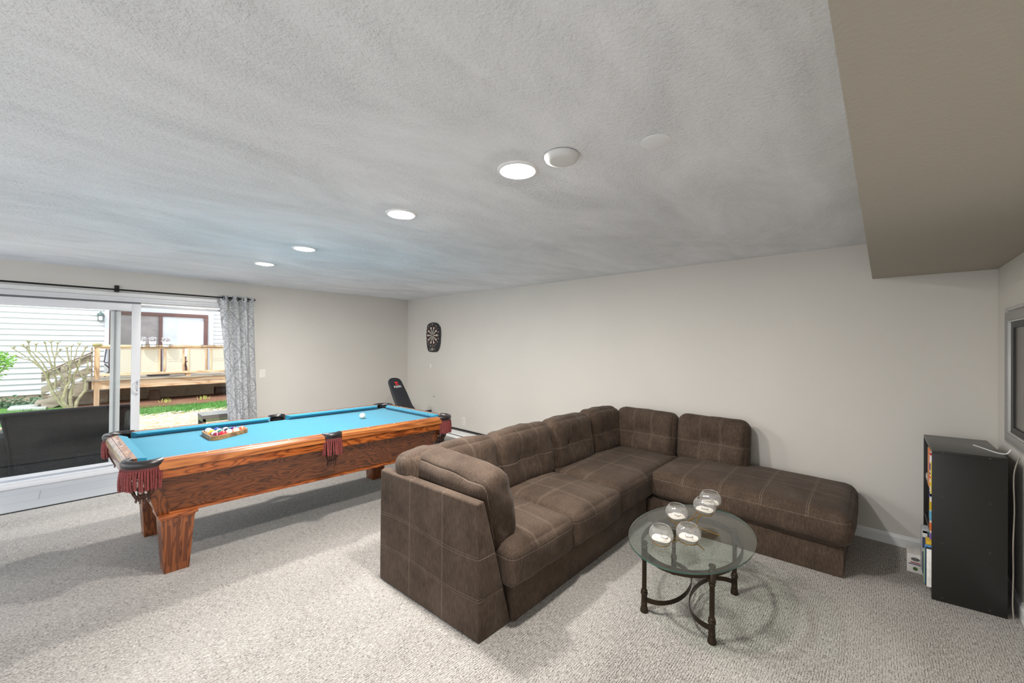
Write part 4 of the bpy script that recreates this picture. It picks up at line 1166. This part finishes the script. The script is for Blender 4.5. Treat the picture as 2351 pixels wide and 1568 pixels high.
struct('ground_lawn', strip(10.75, 12.4, -.012, .0), m_lawn, smooth=0)
struct('ground_mulch', strip(11.95, 13.4, .008, .0), m_mulch, smooth=0)
struct('ground_border', strip(13.4, 15.6, .0, -.17), m_mulch, smooth=0)
struct('ground_side', MB().box(-30, XL, -20, YA + .3, -.3, -.12), m_conc, smooth=0)
R5 = random.Random(5)
gr = MB()
for k in range(5200):
    x = R5.uniform(-1.6, 3.4); y = 10.8 + 1.3 * R5.random() + .1 * math.sin(x * 2.3)
    if x < -.2 and y > 12: pass
    a = R5.uniform(0, 6.28); h = R5.uniform(.03, .075); w = .006
    dx, dy = math.cos(a) * w, math.sin(a) * w
    gr.add([(x - dx, y - dy, -.01), (x + dx, y + dy, -.01), (x + R5.uniform(-.03, .03), y + R5.uniform(-.03, .03), h)], [(0, 1, 2)])
for k in range(1500):
    x = R5.uniform(-2.2, -.5); y = R5.uniform(12.1, 13.1)
    a = R5.uniform(0, 6.28); h = R5.uniform(.03, .07); w = .006
    dx, dy = math.cos(a) * w, math.sin(a) * w
    gr.add([(x - dx, y - dy, -.01), (x + dx, y + dy, -.01), (x + R5.uniform(-.03, .03), y + R5.uniform(-.03, .03), h)], [(0, 1, 2)])
m_grass = simple('grass_blades', (92, 140, 66), .7, var=.3, vscale=3)
one('lawn_grass', gr, m_grass, 'strip of green lawn grass between the straw and the wooden deck', 'grass', (1, 11.4, 0), smooth=0)['kind'] = 'stuff'
struct('ground_turf', MB().box(-6, -.25, 12.0, 14.3, -.1, .012), m_lawn, smooth=0)
sw = MB()
for k in range(3600):
    x = R5.uniform(-2.0, 3.2); y = R5.uniform(8.6, 10.85); a = R5.uniform(0, 3.14); l = R5.uniform(.04, .11); z = R5.uniform(0, .03)
    dx, dy = math.cos(a) * l, math.sin(a) * l
    sw.add([(x - dx, y - dy, z - .02), (x + dx, y + dy, z), (x + dx - dy * .08, y + dy + dx * .08, z + .004), (x - dx - dy * .08, y - dy + dx * .08, z - .016)], [(0, 1, 2, 3)])
one('straw_mulch', sw, simple('straw', (238, 216, 186), .8, var=.25, vscale=9), 'pale straw scattered over the ground between patio and lawn', 'straw', (1, 9.7, 0), smooth=0)['kind'] = 'stuff'

# neighbouring house
m_siding = simple('white_siding', (214, 216, 219), .55, var=.012, vscale=2)
m_found = ground_mat('concrete_foundation', (168, 150, 128), (200, 182, 158), (214, 196, 172), 14, .2)
m_brown = simple('brown_frame', (106, 74, 70), .5, var=.06)
hs = thing('neighbour_house', 'white clapboard house across the yard with a brown framed sliding window', 'house', (1, 15, 0))
def siding(x0, x1, Y, z0, z1, step=.125):
    m = MB(); n = int((z1 - z0) / step); pr = []
    for i in range(n):
        z = z0 + i * step; pr += [(Y - .03, z), (Y - .002, z + step - .001)]
    pr += [(Y + .05, z0 + n * step), (Y + .05, z0)]
    vs = [(x, y, z) for x in (x0, x1) for y, z in pr]; k = len(pr)
    m.add(vs, [(i, i + 1, k + i + 1, k + i) for i in range(k - 1)] + [(k - 1, 0, k, 2 * k - 1)]); return m
part('siding_wall', siding(-9, .40, 14.2, .24, 5.2), m_siding, hs, smooth=0, recalc=True)
part('corner_board', MB().box(.36, .44, 14.165, 15.2, .24, 5.2), m_siding, hs, smooth=0)
part('foundation', MB().box(-9, .44, 14.2, 14.3, -.3, .24).box(.38, .44, 14.3, 15.2, -.3, .24), m_found, hs, smooth=0)
rw = siding(2.72, 9, 15.2, .45, 5.2)
o2 = siding(.44, 2.72, 15.2, 2.45, 5.2); rw.add(o2.v, o2.f)
part('siding_wall', rw, m_siding, hs, smooth=0, recalc=True)
part('foundation', MB().box(.44, 9, 15.19, 15.3, -.3, .5), m_found, hs, smooth=0)
part('window_head', MB().box(.44, 2.76, 15.14, 15.2, 2.30, 2.46).box(2.60, 2.74, 15.14, 15.2, .45, 2.299), m_siding, hs, smooth=0)
wf = MB().box(.46, 2.60, 15.10, 15.2, 2.20, 2.30).box(2.50, 2.60, 15.10, 15.2, .5, 2.2).box(.46, .54, 15.10, 15.2, .5, 2.2).box(1.47, 1.55, 15.11, 15.2, .5, 2.2).box(.46, 2.6, 15.1, 15.2, .45, .55)
wfo = part('sliding_window', wf, m_brown, hs, bevel=.006)
def pane_mat(name, c, bl):  # outdoor reflections in the panes are put into their base colours
    t = NT(name); n = t.noise(t.coords(scale=(2, 1, 3)), 2, 3)
    cc = lin(c); c2 = tuple(min(1, q * bl) for q in cc[:3]) + (1,)
    t.bsdf(t.ramp(n, [(.35, cc), (.65, c2)]), .08, 0, None, .6); return t.m
part('window_pane', MB().box(.54, 1.47, 15.15, 15.16, .55, 2.2), pane_mat('pane_grey_reflection', (150, 142, 142), 1.25), wfo, smooth=0)
part('window_pane', MB().box(1.55, 2.50, 15.15, 15.16, .55, 2.2), pane_mat('pane_pale_reflection', (212, 216, 224), 1.15), wfo, smooth=0)
lt = thing('wall_lantern', 'small grey-green lantern with white globe on the white house wall', 'lantern', (.29, 14.1, 2.0))
m_verd = simple('lantern_metal', (92, 108, 106), .5, metal=.3)
lm = MB().box(.24, .34, 14.07, 14.17, 1.975, 1.99)
for dx in (-.048, .048):
    for dy in (-.045, .045): lm.tube([(.29 + dx, 14.12 + dy, 1.98), (.29 + dx, 14.12 + dy, 2.12)], .005, 5)
lm.lathe([(.066, 0), (.064, .02), (.05, .05), (.022, .068), (.008, .075), (.012, .09), (.002, .1)], (.29, 14.12, 2.115), 16)
lm.box(.27, .31, 14.15, 14.19, 2.0, 2.14)
part('lantern_frame', lm, m_verd, lt)
part('glass_globe', MB().lathe([(.03, 0), (.034, .05), (.03, .11)], (.29, 14.12, 1.992), 12), simple('lantern_globe', (238, 240, 238), .3), lt)

# deck
m_dk = wood('deck_wood', (176, 138, 104), (214, 178, 142), (230, 198, 164), 0, 4, (.8, 5, 5), .8, 0, 2)
m_dkv = wood('deck_post_wood', (170, 132, 96), (210, 172, 134), (226, 196, 160), 2, 4, (.8, 5, 5), .8, 0, 6)
m_dgrey = wood('weathered_wood', (128, 116, 102), (160, 146, 130), (178, 166, 148), 0, 4, (.9, 5, 5), .85, 0, 9)
m_canvas = simple('tan_canvas', (210, 198, 180), .9, var=.03, vscale=4, bump=.1, bscale=300)
dk = thing('wooden_deck', 'raised wooden deck with tan canvas rail panels beside the white house', 'deck', (2.3, 13.8, 0))
f = MB().box(.14, 5.5, 13.0, 13.04, .375, .572); part('fascia', f, m_dk, dk, smooth=0)
part('side_fascia', MB().box(.05, .09, 12.98, 14.12, .39, .56), m_dgrey, dk, smooth=0)
b = MB()
for k in range(16): b.box(.0 if k < 8 else .46, 5.5, 12.95 + k * .14, 12.95 + k * .14 + .134, .572, .604)
part('decking', b, m_dgrey, dk, smooth=0)
pb = MB().box(.175, .265, 12.985, 13.075, -.1, 1.375); part('post', pb, m_dkv, dk, bevel=.004)
part('post_cap', MB().box(.14, .30, 12.95, 13.11, 1.375, 1.425).box(.155, .285, 12.965, 13.095, 1.34, 1.375), simple('mossy_cap', (164, 152, 104), .85, var=.2, vscale=10), dk, bevel=.012)
bol = MB()
for z in (.43, .475, .52): bol.lathe([(.012, 0), (.012, .001)], (.22, 12.999, z), 8)
part('post', MB().box(1.80, 1.89, 13.01, 13.06, .58, .68), m_dkv, dk)
part('post', MB().box(4.3, 4.4, 13.0, 13.09, -.1, 1.35), m_dkv, dk)
part('top_rail', MB().box(.27, 5.5, 12.97, 13.09, 1.345, 1.395).box(.27, 5.5, 13.0, 13.04, 1.30, 1.345), m_dk, dk, bevel=.004)
part('bottom_rail', MB().box(.28, 5.5, 12.99, 13.05, .675, .735), m_dk, dk, bevel=.004)
for k in range(6):
    x0 = .43 + .464 * k; x1 = x0 + .405
    fm = MB().box(x0, x0 + .035, 12.985, 13.02, .735, 1.30).box(x1 - .035, x1, 12.985, 13.02, .735, 1.30)
    p = part('rail_panel', fm, m_dkv, dk, smooth=0)
    part('canvas', MB().box(x0 + .035, x1 - .035, 13.0, 13.006, .735, 1.30), m_canvas, p, smooth=0)
# stairs on the left end of the deck
def sl(x): return .60 + .615 * (x - .14)
st = MB()
for dz, h in ((.24, .16), (-.12, .2)):
    pass
def slope_board(nm_, z_at_right, h, y0, y1, mat, x0=-.60, x1=.15):
    k = .60
    m = MB().hexa([(x0, y0, z_at_right + k * (x0 - .14)), (x1, y0, z_at_right + k * (x1 - .14)), (x1, y1, z_at_right + k * (x1 - .14)), (x0, y1, z_at_right + k * (x0 - .14))],
                  [(x0, y0, z_at_right + h + k * (x0 - .14)), (x1, y0, z_at_right + h + k * (x1 - .14)), (x1, y1, z_at_right + h + k * (x1 - .14)), (x0, y1, z_at_right + h + k * (x0 - .14))])
    part(nm_, m, mat, dk, smooth=0, recalc=True)
slope_board('hand_rail', 1.195, .035, 13.14, 13.26, simple('stair_cap', (134, 110, 92), .8, var=.1))
slope_board('stair_board', 1.02, .16, 13.18, 13.21, m_dgrey); slope_board('stair_board', .75, .17, 13.18, 13.21, m_dgrey)
slope_board('stair_stringer', .36, .26, 13.20, 13.25, m_dgrey); slope_board('stair_stringer', .36, .26, 14.05, 14.10, m_dgrey)
part('stair_post', MB().box(-.325, -.225, 13.14, 13.19, .05, .93), m_dgrey, dk, bevel=.004)
part('stair_post', MB().box(.125, .155, 13.14, 13.19, .56, 1.33), m_dgrey, dk, bevel=.004)
for k in range(4):
    x = .10 - .19 * k; z = .47 - .12 * k
    part('tread', MB().box(x - .22, x + .02, 13.22, 14.08, z, z + .035), m_dgrey, dk, smooth=0)
# planters in a wire rack
m_pot = simple('white_planter', (240, 240, 238), .5)
m_dry = simple('dried_plant', (196, 190, 192), .9, var=.2, vscale=30)
labs = ['white planter of dried flowers on the deck rail, half hidden behind the door stile', 'white planter of dried flowers in the middle of three on the deck rail', 'white planter of dried flowers, on the deck rail, farthest from the corner post']
wr = MB()
for z in (1.345, 1.40): wr.tube([(.93, 12.84, z), (1.50, 12.84, z), (1.52, 12.96, z + .01)], .005, 5)
for x in (.95, 1.08, 1.25, 1.46): wr.tube([(x, 12.84, 1.42), (x, 12.84, 1.335), (x, 12.96, 1.335)], .004, 5)
one('planter_rack', wr, m_blackm, 'black wire rack hooked on the deck rail under the white planters', 'rack', (1.2, 12.9, 1.34))
wr = MB()
for z in (1.335, 1.39): wr.tube([(2.08, 12.96, z), (2.10, 12.84, z), (2.52, 12.84, z), (2.54, 12.96, z)], .005, 5)
for x in (2.1, 2.2, 2.35, 2.5): wr.tube([(x, 12.96, 1.40), (x, 12.84, 1.40), (x, 12.84, 1.335), (x, 12.96, 1.335)], .004, 5)
one('planter_rack', wr, m_blackm, 'empty black wire rack on the deck rail near the curtain', 'rack', (2.3, 12.9, 1.34))
p0 = None
for x, lab in zip((.955, 1.145, 1.385), labs):
    if p0 is None:
        p0 = thing('flower_planter', lab, 'planter', (x, 12.9, 1.34), group='white planters on the deck rail')
        c = (x, 12.9, 1.34)
        part('pot', MB().lathe([(.052, 0), (.066, .125), (.072, .125), (.072, .142), (.064, .142), (.06, .12)], c, 18, cap1=True), m_pot, p0)
        pm = MB()
        for k in range(90):
            a = R5.uniform(0, 6.28); r = .085 * math.sqrt(R5.random()); h = .16 + .09 * R5.random() - r * .2
            q = (x + r * math.cos(a), 12.9 + r * math.sin(a) * .8, 1.34 + h)
            pm.tube([(x + r * .4 * math.cos(a), 12.9 + r * .4 * math.sin(a), 1.46), q], .0025, 3)
            pm.lathe([(.001, -.01), (.012, 0), (.001, .012)], q, 5)
        part('dried_flowers', pm, m_dry, p0, smooth=0)
    else:
        d = copy_tree(p0); d.location = (x, 12.9, 1.34); tag(d, lab); d.rotation_euler.z = x * 9
# buckets under the deck
m_bk = simple('tan_bucket', (120, 98, 80), .7, var=.1)
one('bucket', MB().lathe([(.135, 0), (.13, .02), (.112, .2), (.098, .24), (.001, .243)], (1.30, 14.1, -.055), 24), m_bk, 'grey-brown bucket standing upside down under the deck', 'bucket', (1.3, 14.1, -.055))
bm_ = MB().lathe([(.09, 0), (.12, .26), (.125, .27), (.113, .27), (.085, .012), (.001, .01)], (0, 0, 0), 24)
bm_.xf(lambda x, y, z: (2.60 + (.27 - z) * 1.1 + .0, 14.1 + y, .072 + x))
one('bucket', bm_, simple('dark_bucket', (84, 68, 58), .7, var=.1), 'dark brown bucket lying on its side under the deck', 'bucket', (2.7, 14.1, -.05), recalc=True)
# deck furniture
m_teak = simple('brown_chair_wood', (112, 68, 44), .6, var=.15)
def deck_chair(x, lab):
    t = thing('folding_chair', lab, 'chair', (x, 13.9, .604))
    for sx in (-.2, .2):
        part('leg', MB().tube([(x + sx - .03, 13.6, .604), (x + sx + .05, 14.2, 1.05)], .02, 4), m_teak, t)
        part('leg', MB().tube([(x + sx + .10, 14.2, .604), (x + sx - .05, 13.65, .95)], .02, 4), m_teak, t)
    part('seat', MB().box(x - .22, x + .22, 13.62, 14.05, .93, .96), m_teak, t)
    part('backrest', MB().hexa([(x - .22, 14.05, .95), (x + .22, 14.05, .95), (x + .22, 14.08, .95), (x - .22, 14.08, .95)], [(x - .22, 14.25, 1.30), (x + .22, 14.25, 1.30), (x + .22, 14.28, 1.30), (x - .22, 14.28, 1.30)]), m_teak, t)
deck_chair(1.70, 'brown wooden folding chair on the deck behind the canvas panels')
mc = thing('metal_chair', 'dark metal chair on the deck beside the corner post', 'chair', (.55, 13.9, .604))
part('frame', MB().tube([(.36, 13.8, .604), (.62, 13.8, .95), (.36, 13.8, .95)], .014, 6).tube([(.62, 13.8, .604), (.36, 13.8, .92)], .014, 6).tube([(.36, 14.1, .604), (.62, 14.1, .95), (.60, 14.15, 1.3), (.40, 14.15, 1.3), (.36, 14.1, .95)], .014, 6), simple('purple_grey_metal', (84, 76, 92), .5, metal=.4), mc)
part('seat', MB().box(.36, .62, 13.8, 14.1, .94, .96), m_black, mc)
one('deck_cushion', MB().prism(rrect(1.10, 1.52, 13.35, 13.75, .06), .606, .67, XY), simple('slate_cushion', (84, 84, 96), .9), 'slate grey cushion lying on the deck boards', 'cushion', (1.3, 13.55, .606), bevel=.02)

# pruned bare shrub
m_bark = simple('lichen_bark', (158, 152, 120), .9, var=.25, vscale=18, bump=.3, bscale=60)
sh = thing('bare_shrub', 'pruned leafless shrub with knobbly branch tips beside the deck stairs', 'shrub', (-.16, 12.75, 0))
BRN = [
 [(-.19,12.75,-.02),(-.30,12.76,.15),(-.39,12.77,.29),(-.45,12.79,.48),(-.50,12.81,.68),(-.55,12.82,.82),(-.63,12.83,.99),(-.74,12.85,1.19),(-.79,12.85,1.33)],
 [(-.57,12.86,.88),(-.76,12.89,1.11),(-.92,12.90,1.27),(-.96,12.90,1.32)],
 [(-.64,12.83,.98),(-.70,12.93,1.06),(-.83,12.94,1.10),(-.93,12.95,1.15)],
 [(-.49,12.8,.69),(-.48,12.68,.83),(-.53,12.67,.95),(-.61,12.66,1.10),(-.70,12.65,1.25),(-.82,12.65,1.37)],
 [(-.74,12.85,1.19),(-.75,12.85,1.31),(-.76,12.85,1.44)],
 [(-.18,12.75,-.02),(-.28,12.73,.21),(-.23,12.71,.47),(-.18,12.70,.61),(-.18,12.68,.88),(-.21,12.65,1.12),(-.23,12.65,1.33)],
 [(-.23,12.7,.55),(-.30,12.66,.73),(-.39,12.63,.91),(-.50,12.62,1.07),(-.58,12.60,1.20),(-.65,12.60,1.27),(-.65,12.60,1.40)],
 [(-.39,12.77,.48),(-.38,12.78,.66),(-.44,12.79,.86),(-.46,12.79,1.03),(-.50,12.80,1.23),(-.54,12.80,1.43)],
 [(-.26,12.74,.19),(-.33,12.76,.35),(-.40,12.77,.48),(-.47,12.78,.64)],
 [(-.39,12.63,.91),(-.39,12.57,1.09),(-.43,12.55,1.25),(-.45,12.55,1.45)],
 [(-.39,12.6,1.09),(-.37,12.65,1.27),(-.36,12.65,1.43)],
 [(-.16,12.75,-.02),(-.18,12.74,.29),(-.15,12.73,.48),(-.12,12.72,.75),(-.07,12.71,.91),(-.04,12.70,1.10),(.04,12.70,1.33)],
 [(-.18,12.68,.87),(-.17,12.85,1.11),(-.17,12.85,1.36)],
 [(-.08,12.70,.90),(-.12,12.52,1.08),(-.09,12.50,1.29),(-.05,12.50,1.41)],
 [(-.12,12.75,-.02),(-.06,12.78,.22),(.05,12.80,.39),(.04,12.83,.59),(.07,12.86,.85),(.08,12.89,1.05)],
 [(.04,12.83,.59),(-.07,12.82,.85)],
 [(-.19,12.68,.92),(-.29,12.80,1.08),(-.37,12.80,1.19),(-.33,12.80,1.28)],
 [(-.18,12.70,.70),(-.27,12.59,.94)],
 [(-.18,12.74,.29),(-.11,12.72,.31),(-.14,12.72,.38)]]
for bpts in BRN:
    m = MB(); n = len(bpts); base = .034 if bpts[0][2] < .05 else (.019 if bpts[0][2] < .7 else .013)
    rr = [max(.009, base * (1 - .68 * i / (n - 1))) for i in range(n)]
    fine = []; fr_ = []
    for i in range(n - 1):
        for j in range(3):
            s = j / 3; p = Vector(bpts[i]).lerp(Vector(bpts[i + 1]), s)
            fine.append(p + Vector((noise.noise(p * 9) * .012, 0, noise.noise(p * 7) * .01))); fr_.append((rr[i] * (1 - s) + rr[i + 1] * s) * (1 + .22 * noise.noise(p * 22)))
    fine.append(Vector(bpts[-1])); fr_.append(rr[-1])
    m.tube(fine, fr_, 7)
    tip = Vector(bpts[-1])
    if tip.z > 1.0:
        m.lathe([(.004, -.02), (.018, -.005), (.02, .012), (.004, .025)], tuple(tip), 6)
        for k in range(5):
            a = R5.uniform(0, 6.28); m.tube([tip, tip + Vector((.04 * math.cos(a), .04 * math.sin(a), R5.uniform(.0, .05)))], .005, 4)
    part('branch', m, m_bark, sh, smooth=60)
# leafy plants
m_leaf = simple('bright_leaf', (122, 176, 62), .6, var=.3, vscale=9)
m_ivy = simple('ivy_leaf', (92, 124, 92), .6, var=.3, vscale=9)
def leaves(n, fn, size, rnd):
    m = MB()
    for k in range(n):
        p = Vector(fn()); d = Vector((rnd.uniform(-1, 1), rnd.uniform(-1, 1), rnd.uniform(-.6, .8))).normalized()
        a = d.cross(Vector((rnd.uniform(-1, 1), rnd.uniform(-1, 1), rnd.uniform(-1, 1)))).normalized(); s = size * rnd.uniform(.6, 1.2)
        nn = d.cross(a)
        m.add([p, p + d * s * .5 + a * s * .28 + nn * s * .06, p + d * s, p + d * s * .5 - a * s * .28 + nn * s * .06], [(0, 1, 2), (0, 2, 3)])
    return m
gb = thing('leafy_shrub', 'bright green leafy shrub standing beside the bare pruned shrub outside', 'shrub', (-1.15, 11.5, 0))
def bl():
    while True:
        v = Vector((R5.uniform(-1, 1), R5.uniform(-1, 1), R5.uniform(-1, 1)))
        if v.length < 1: return (-1.10 + v.x * .27, 11.5 + v.y * .22, 1.10 + v.z * .20)
part('foliage', leaves(700, bl, .06, R5), m_leaf, gb, smooth=0)
part('foliage', leaves(50, lambda: (R5.uniform(-1.2, -.95), 11.5 + R5.uniform(-.1, .1), R5.uniform(.78, .95)), .06, R5), m_leaf, gb, smooth=0)
part('stem', MB().tube([(-1.15, 11.5, -.02), (-1.13, 11.5, .5), (-1.02, 11.5, .86), (-.93, 11.5, 1.05)], [.02, .016, .01, .006], 6).tube([(-1.13, 11.5, .5), (-1.2, 11.5, 1.0)], .01, 6), m_bark, gb)
iv = leaves(900, lambda: (R5.uniform(-2.4, -.58), 13.95 + R5.uniform(-.18, .2), abs(R5.gauss(.03, .09))), .085, R5)
one('ivy_groundcover', iv, m_ivy, 'low dark green groundcover along the foot of the white house', 'groundcover', (-1.3, 13.95, 0), smooth=0)['kind'] = 'stuff'
one('stone_slab', MB().prism([(-1.05, 13.22), (-.52, 12.95), (-.50, 13.85), (-1.05, 13.95)], .012, .06, XY), simple('stone_grey', (176, 178, 172), .8, var=.08, vscale=6), 'flat grey stone slab lying in the grass at the foot of the stairs', 'slab', (-.8, 13.5, .01), bevel=.01)
for x, lab in ((1.38, 'small tuft of yellow-green shoots in the mulch, farther from the curtain'), (2.12, 'tuft of yellow-green shoots in the mulch nearest the curtain')):
    m = MB()
    for k in range(16):
        a = R5.uniform(0, 6.28); q = R5.uniform(0, .1)
        b_ = (x + q * math.cos(a) * 1.4, 12.72 + q * math.sin(a) * .5, .0)
        m.tube([b_, (b_[0] + R5.uniform(-.03, .03), b_[1], R5.uniform(.05, .11))], [.005, .002], 4)
    one('sprout_tuft', m, simple('sprout_green', (196, 206, 104), .6), lab, 'plant', (x, 12.72, 0), group='green shoots in the mulch bed')

# patio wicker sofa seen from behind
def mat_wicker():
    t = NT('dark_wicker')
    tc = t.n('ShaderNodeTexCoord'); sp = t.n('ShaderNodeSeparateXYZ'); t.l(tc, sp, 3, 0)
    x, z = sp.outputs[0], sp.outputs[2]
    a = t.math('SINE', t.math('MULTIPLY', x, 2 * PI / .018)); b = t.math('SINE', t.math('MULTIPLY', z, 2 * PI / .010))
    row = t.math('FLOOR', t.math('MULTIPLY', z, 1 / .010))
    ph = t.math('SINE', t.math('ADD', t.math('MULTIPLY', x, 2 * PI / .036), t.math('MULTIPLY', row, PI)))
    h = t.math('ADD', t.math('MULTIPLY', ph, .6), t.math('MULTIPLY', t.math('ABSOLUTE', b), .5))
    nz = t.noise(t.coords(), 40, 3)
    col = t.ramp(nz, [(.3, (10, 9, 10)), (.6, (22, 20, 21)), (.8, (38, 37, 41))])
    hole = t.math('MULTIPLY', t.math('GREATER_THAN', ph, .80), t.math('LESS_THAN', t.math('ABSOLUTE', b), .55))
    reg = t.noise(t.coords(scale=(1, 1, .55)), 5.5, 2)
    hole = t.math('MULTIPLY', hole, t.math('GREATER_THAN', reg, .57))
    alpha = t.math('SUBTRACT', 1, hole)
    t.bsdf(col, .5, 0, t.bump(h, .7, .006), .35, 0, 0, alpha); return t.m
m_wick = mat_wicker()
ps = thing('patio_sofa', 'dark brown wicker patio loveseat with its back to the sliding glass door', 'outdoor sofa', (-.08, 7.3, -.045))
bk_ = MB(); nx_, nz_ = 16, 12; vs = []
for side in (0, 1):
    for j in range(nz_ + 1):
        t = j / nz_; z = -.03 + .70 * t
        for i in range(nx_ + 1):
            s = i / nx_ * 2 - 1
            wx = .46 + .065 * t ** 2.2
            y = 7.10 - .05 * t ** 2 + .05 * s * s + .018 * side
            vs.append((-.085 + s * wx, y, z - .012 * s * s * t))
W_ = nx_ + 1; fs = []; O = (nz_ + 1) * W_
for j in range(nz_):
    for i in range(nx_):
        a = j * W_ + i; fs.append((a, a + 1, a + W_ + 1, a + W_)); fs.append((O + a, O + a + W_, O + a + W_ + 1, O + a + 1))
bk_.add(vs, fs)
part('backrest', bk_, m_wick, ps, smooth=70)
bar = MB(); K = 16
bar.tube([vs[nz_ * W_ + i] for i in range(W_)], .022, 8)
for i in (0, nx_): bar.tube([vs[j * W_ + i] for j in range(nz_ + 1)], .016, 8)
part('back_rim', bar, m_wick, ps, smooth=70)
for sx in (-1, 1):
    ar = MB(); xo = -.085 + sx * .50
    p = [(7.14, -.03), (7.14, .40), (7.2, .45), (7.75, .43), (7.82, .38), (7.80, -.03)]
    ar.prism(p, xo - .04, xo + .04, lambda a, b, w: (w + sx * .05 * max(0, b), a, b))
    part('arm', ar, m_wick, ps, bevel=.02, recalc=True)
    for y in (7.12, 7.76): part('leg', MB().box(xo - .025, xo + .025, y, y + .05, -.045, .0), m_wick, ps)
part('seat', MB().box(-.56, .39, 7.14, 7.8, .12, .30), m_wick, ps, bevel=.02)
part('seat_cushion', MB().prism(rrect(-.53, .36, 7.2, 7.82, .05), .30, .40, XY), simple('outdoor_cushion', (150, 120, 92), .9), ps, bevel=.03, seg=3)
ot = thing('patio_ottoman', 'weathered outdoor ottoman with a grey-brown cushion top beyond the glass door', 'ottoman', (1.4, 7.1, -.045))
m_og = simple('ottoman_grey', (168, 162, 154), .8, var=.1)
f = MB()
for x in (1.15, 1.62):
    for y in (6.93, 7.26): f.box(x, x + .035, y, y + .035, -.045, .40)
f.box(1.15, 1.655, 6.93, 6.96, .36, .42); f.box(1.15, 1.655, 7.265, 7.295, .36, .42); f.box(1.15, 1.18, 6.93, 7.295, .36, .42); f.box(1.625, 1.655, 6.93, 7.295, .36, .42)
part('frame', f, simple('ottoman_olive', (138, 138, 104), .8), ot, bevel=.003)
part('cushion', MB().prism(rrect(1.145, 1.66, 6.925, 7.30, .02), .405, .452, XY), simple('ottoman_cushion', (134, 122, 116), .9, var=.06), ot, bevel=.012, seg=3)
part('top_board', MB().box(1.14, 1.665, 6.92, 7.305, .452, .456), m_og, ot)
ms = MB()
for k in range(16): ms.tube([(1.16 , 6.95 + k * .02, .05), (1.16, 6.95 + k * .02, .37)], .004, 4)
part('wicker_side', ms, m_wick, ot)

# ------------------------------------------------------------------ light
w = bpy.data.worlds.new('world'); SC.world = w; w.use_nodes = True
nt = w.node_tree; nt.nodes.clear()
wo = nt.nodes.new('ShaderNodeOutputWorld'); bg = nt.nodes.new('ShaderNodeBackground')
tcw = nt.nodes.new('ShaderNodeTexCoord'); spw = nt.nodes.new('ShaderNodeSeparateXYZ'); rw_ = nt.nodes.new('ShaderNodeValToRGB')
nt.links.new(tcw.outputs['Generated'], spw.inputs[0]); nt.links.new(spw.outputs[2], rw_.inputs[0])
rw_.color_ramp.elements[0].position = 0; rw_.color_ramp.elements[0].color = (1, .99, .97, 1)
rw_.color_ramp.elements[1].position = .8; rw_.color_ramp.elements[1].color = (.72, .84, 1, 1)
nt.links.new(rw_.outputs[0], bg.inputs[0]); bg.inputs[1].default_value = 1.75
nt.links.new(bg.outputs[0], wo.inputs[0])
sun = bpy.data.lights.new('sun', 'SUN'); sun.energy = 2.2; sun.angle = rad(.6); sun.color = (1, .96, .9)
so = bpy.data.objects.new('sun', sun); link(so)
d = Vector((.62, .42, -.95)); so.rotation_euler = d.to_track_quat('-Z', 'Y').to_euler()
po_ = bpy.data.lights.new('door_portal', 'AREA'); po_.shape = 'RECTANGLE'; po_.size = 2.9; po_.size_y = 1.95; po_.cycles.is_portal = True
pob = bpy.data.objects.new('door_portal', po_); link(pob); pob.location = (-.1, 6.75, 1.0); pob.rotation_euler = (rad(-90), 0, 0)
for o in bpy.data.objects:
    if o.type == 'MESH' and len(o.data.polygons) == 0: print('EMPTY MESH', o.name)
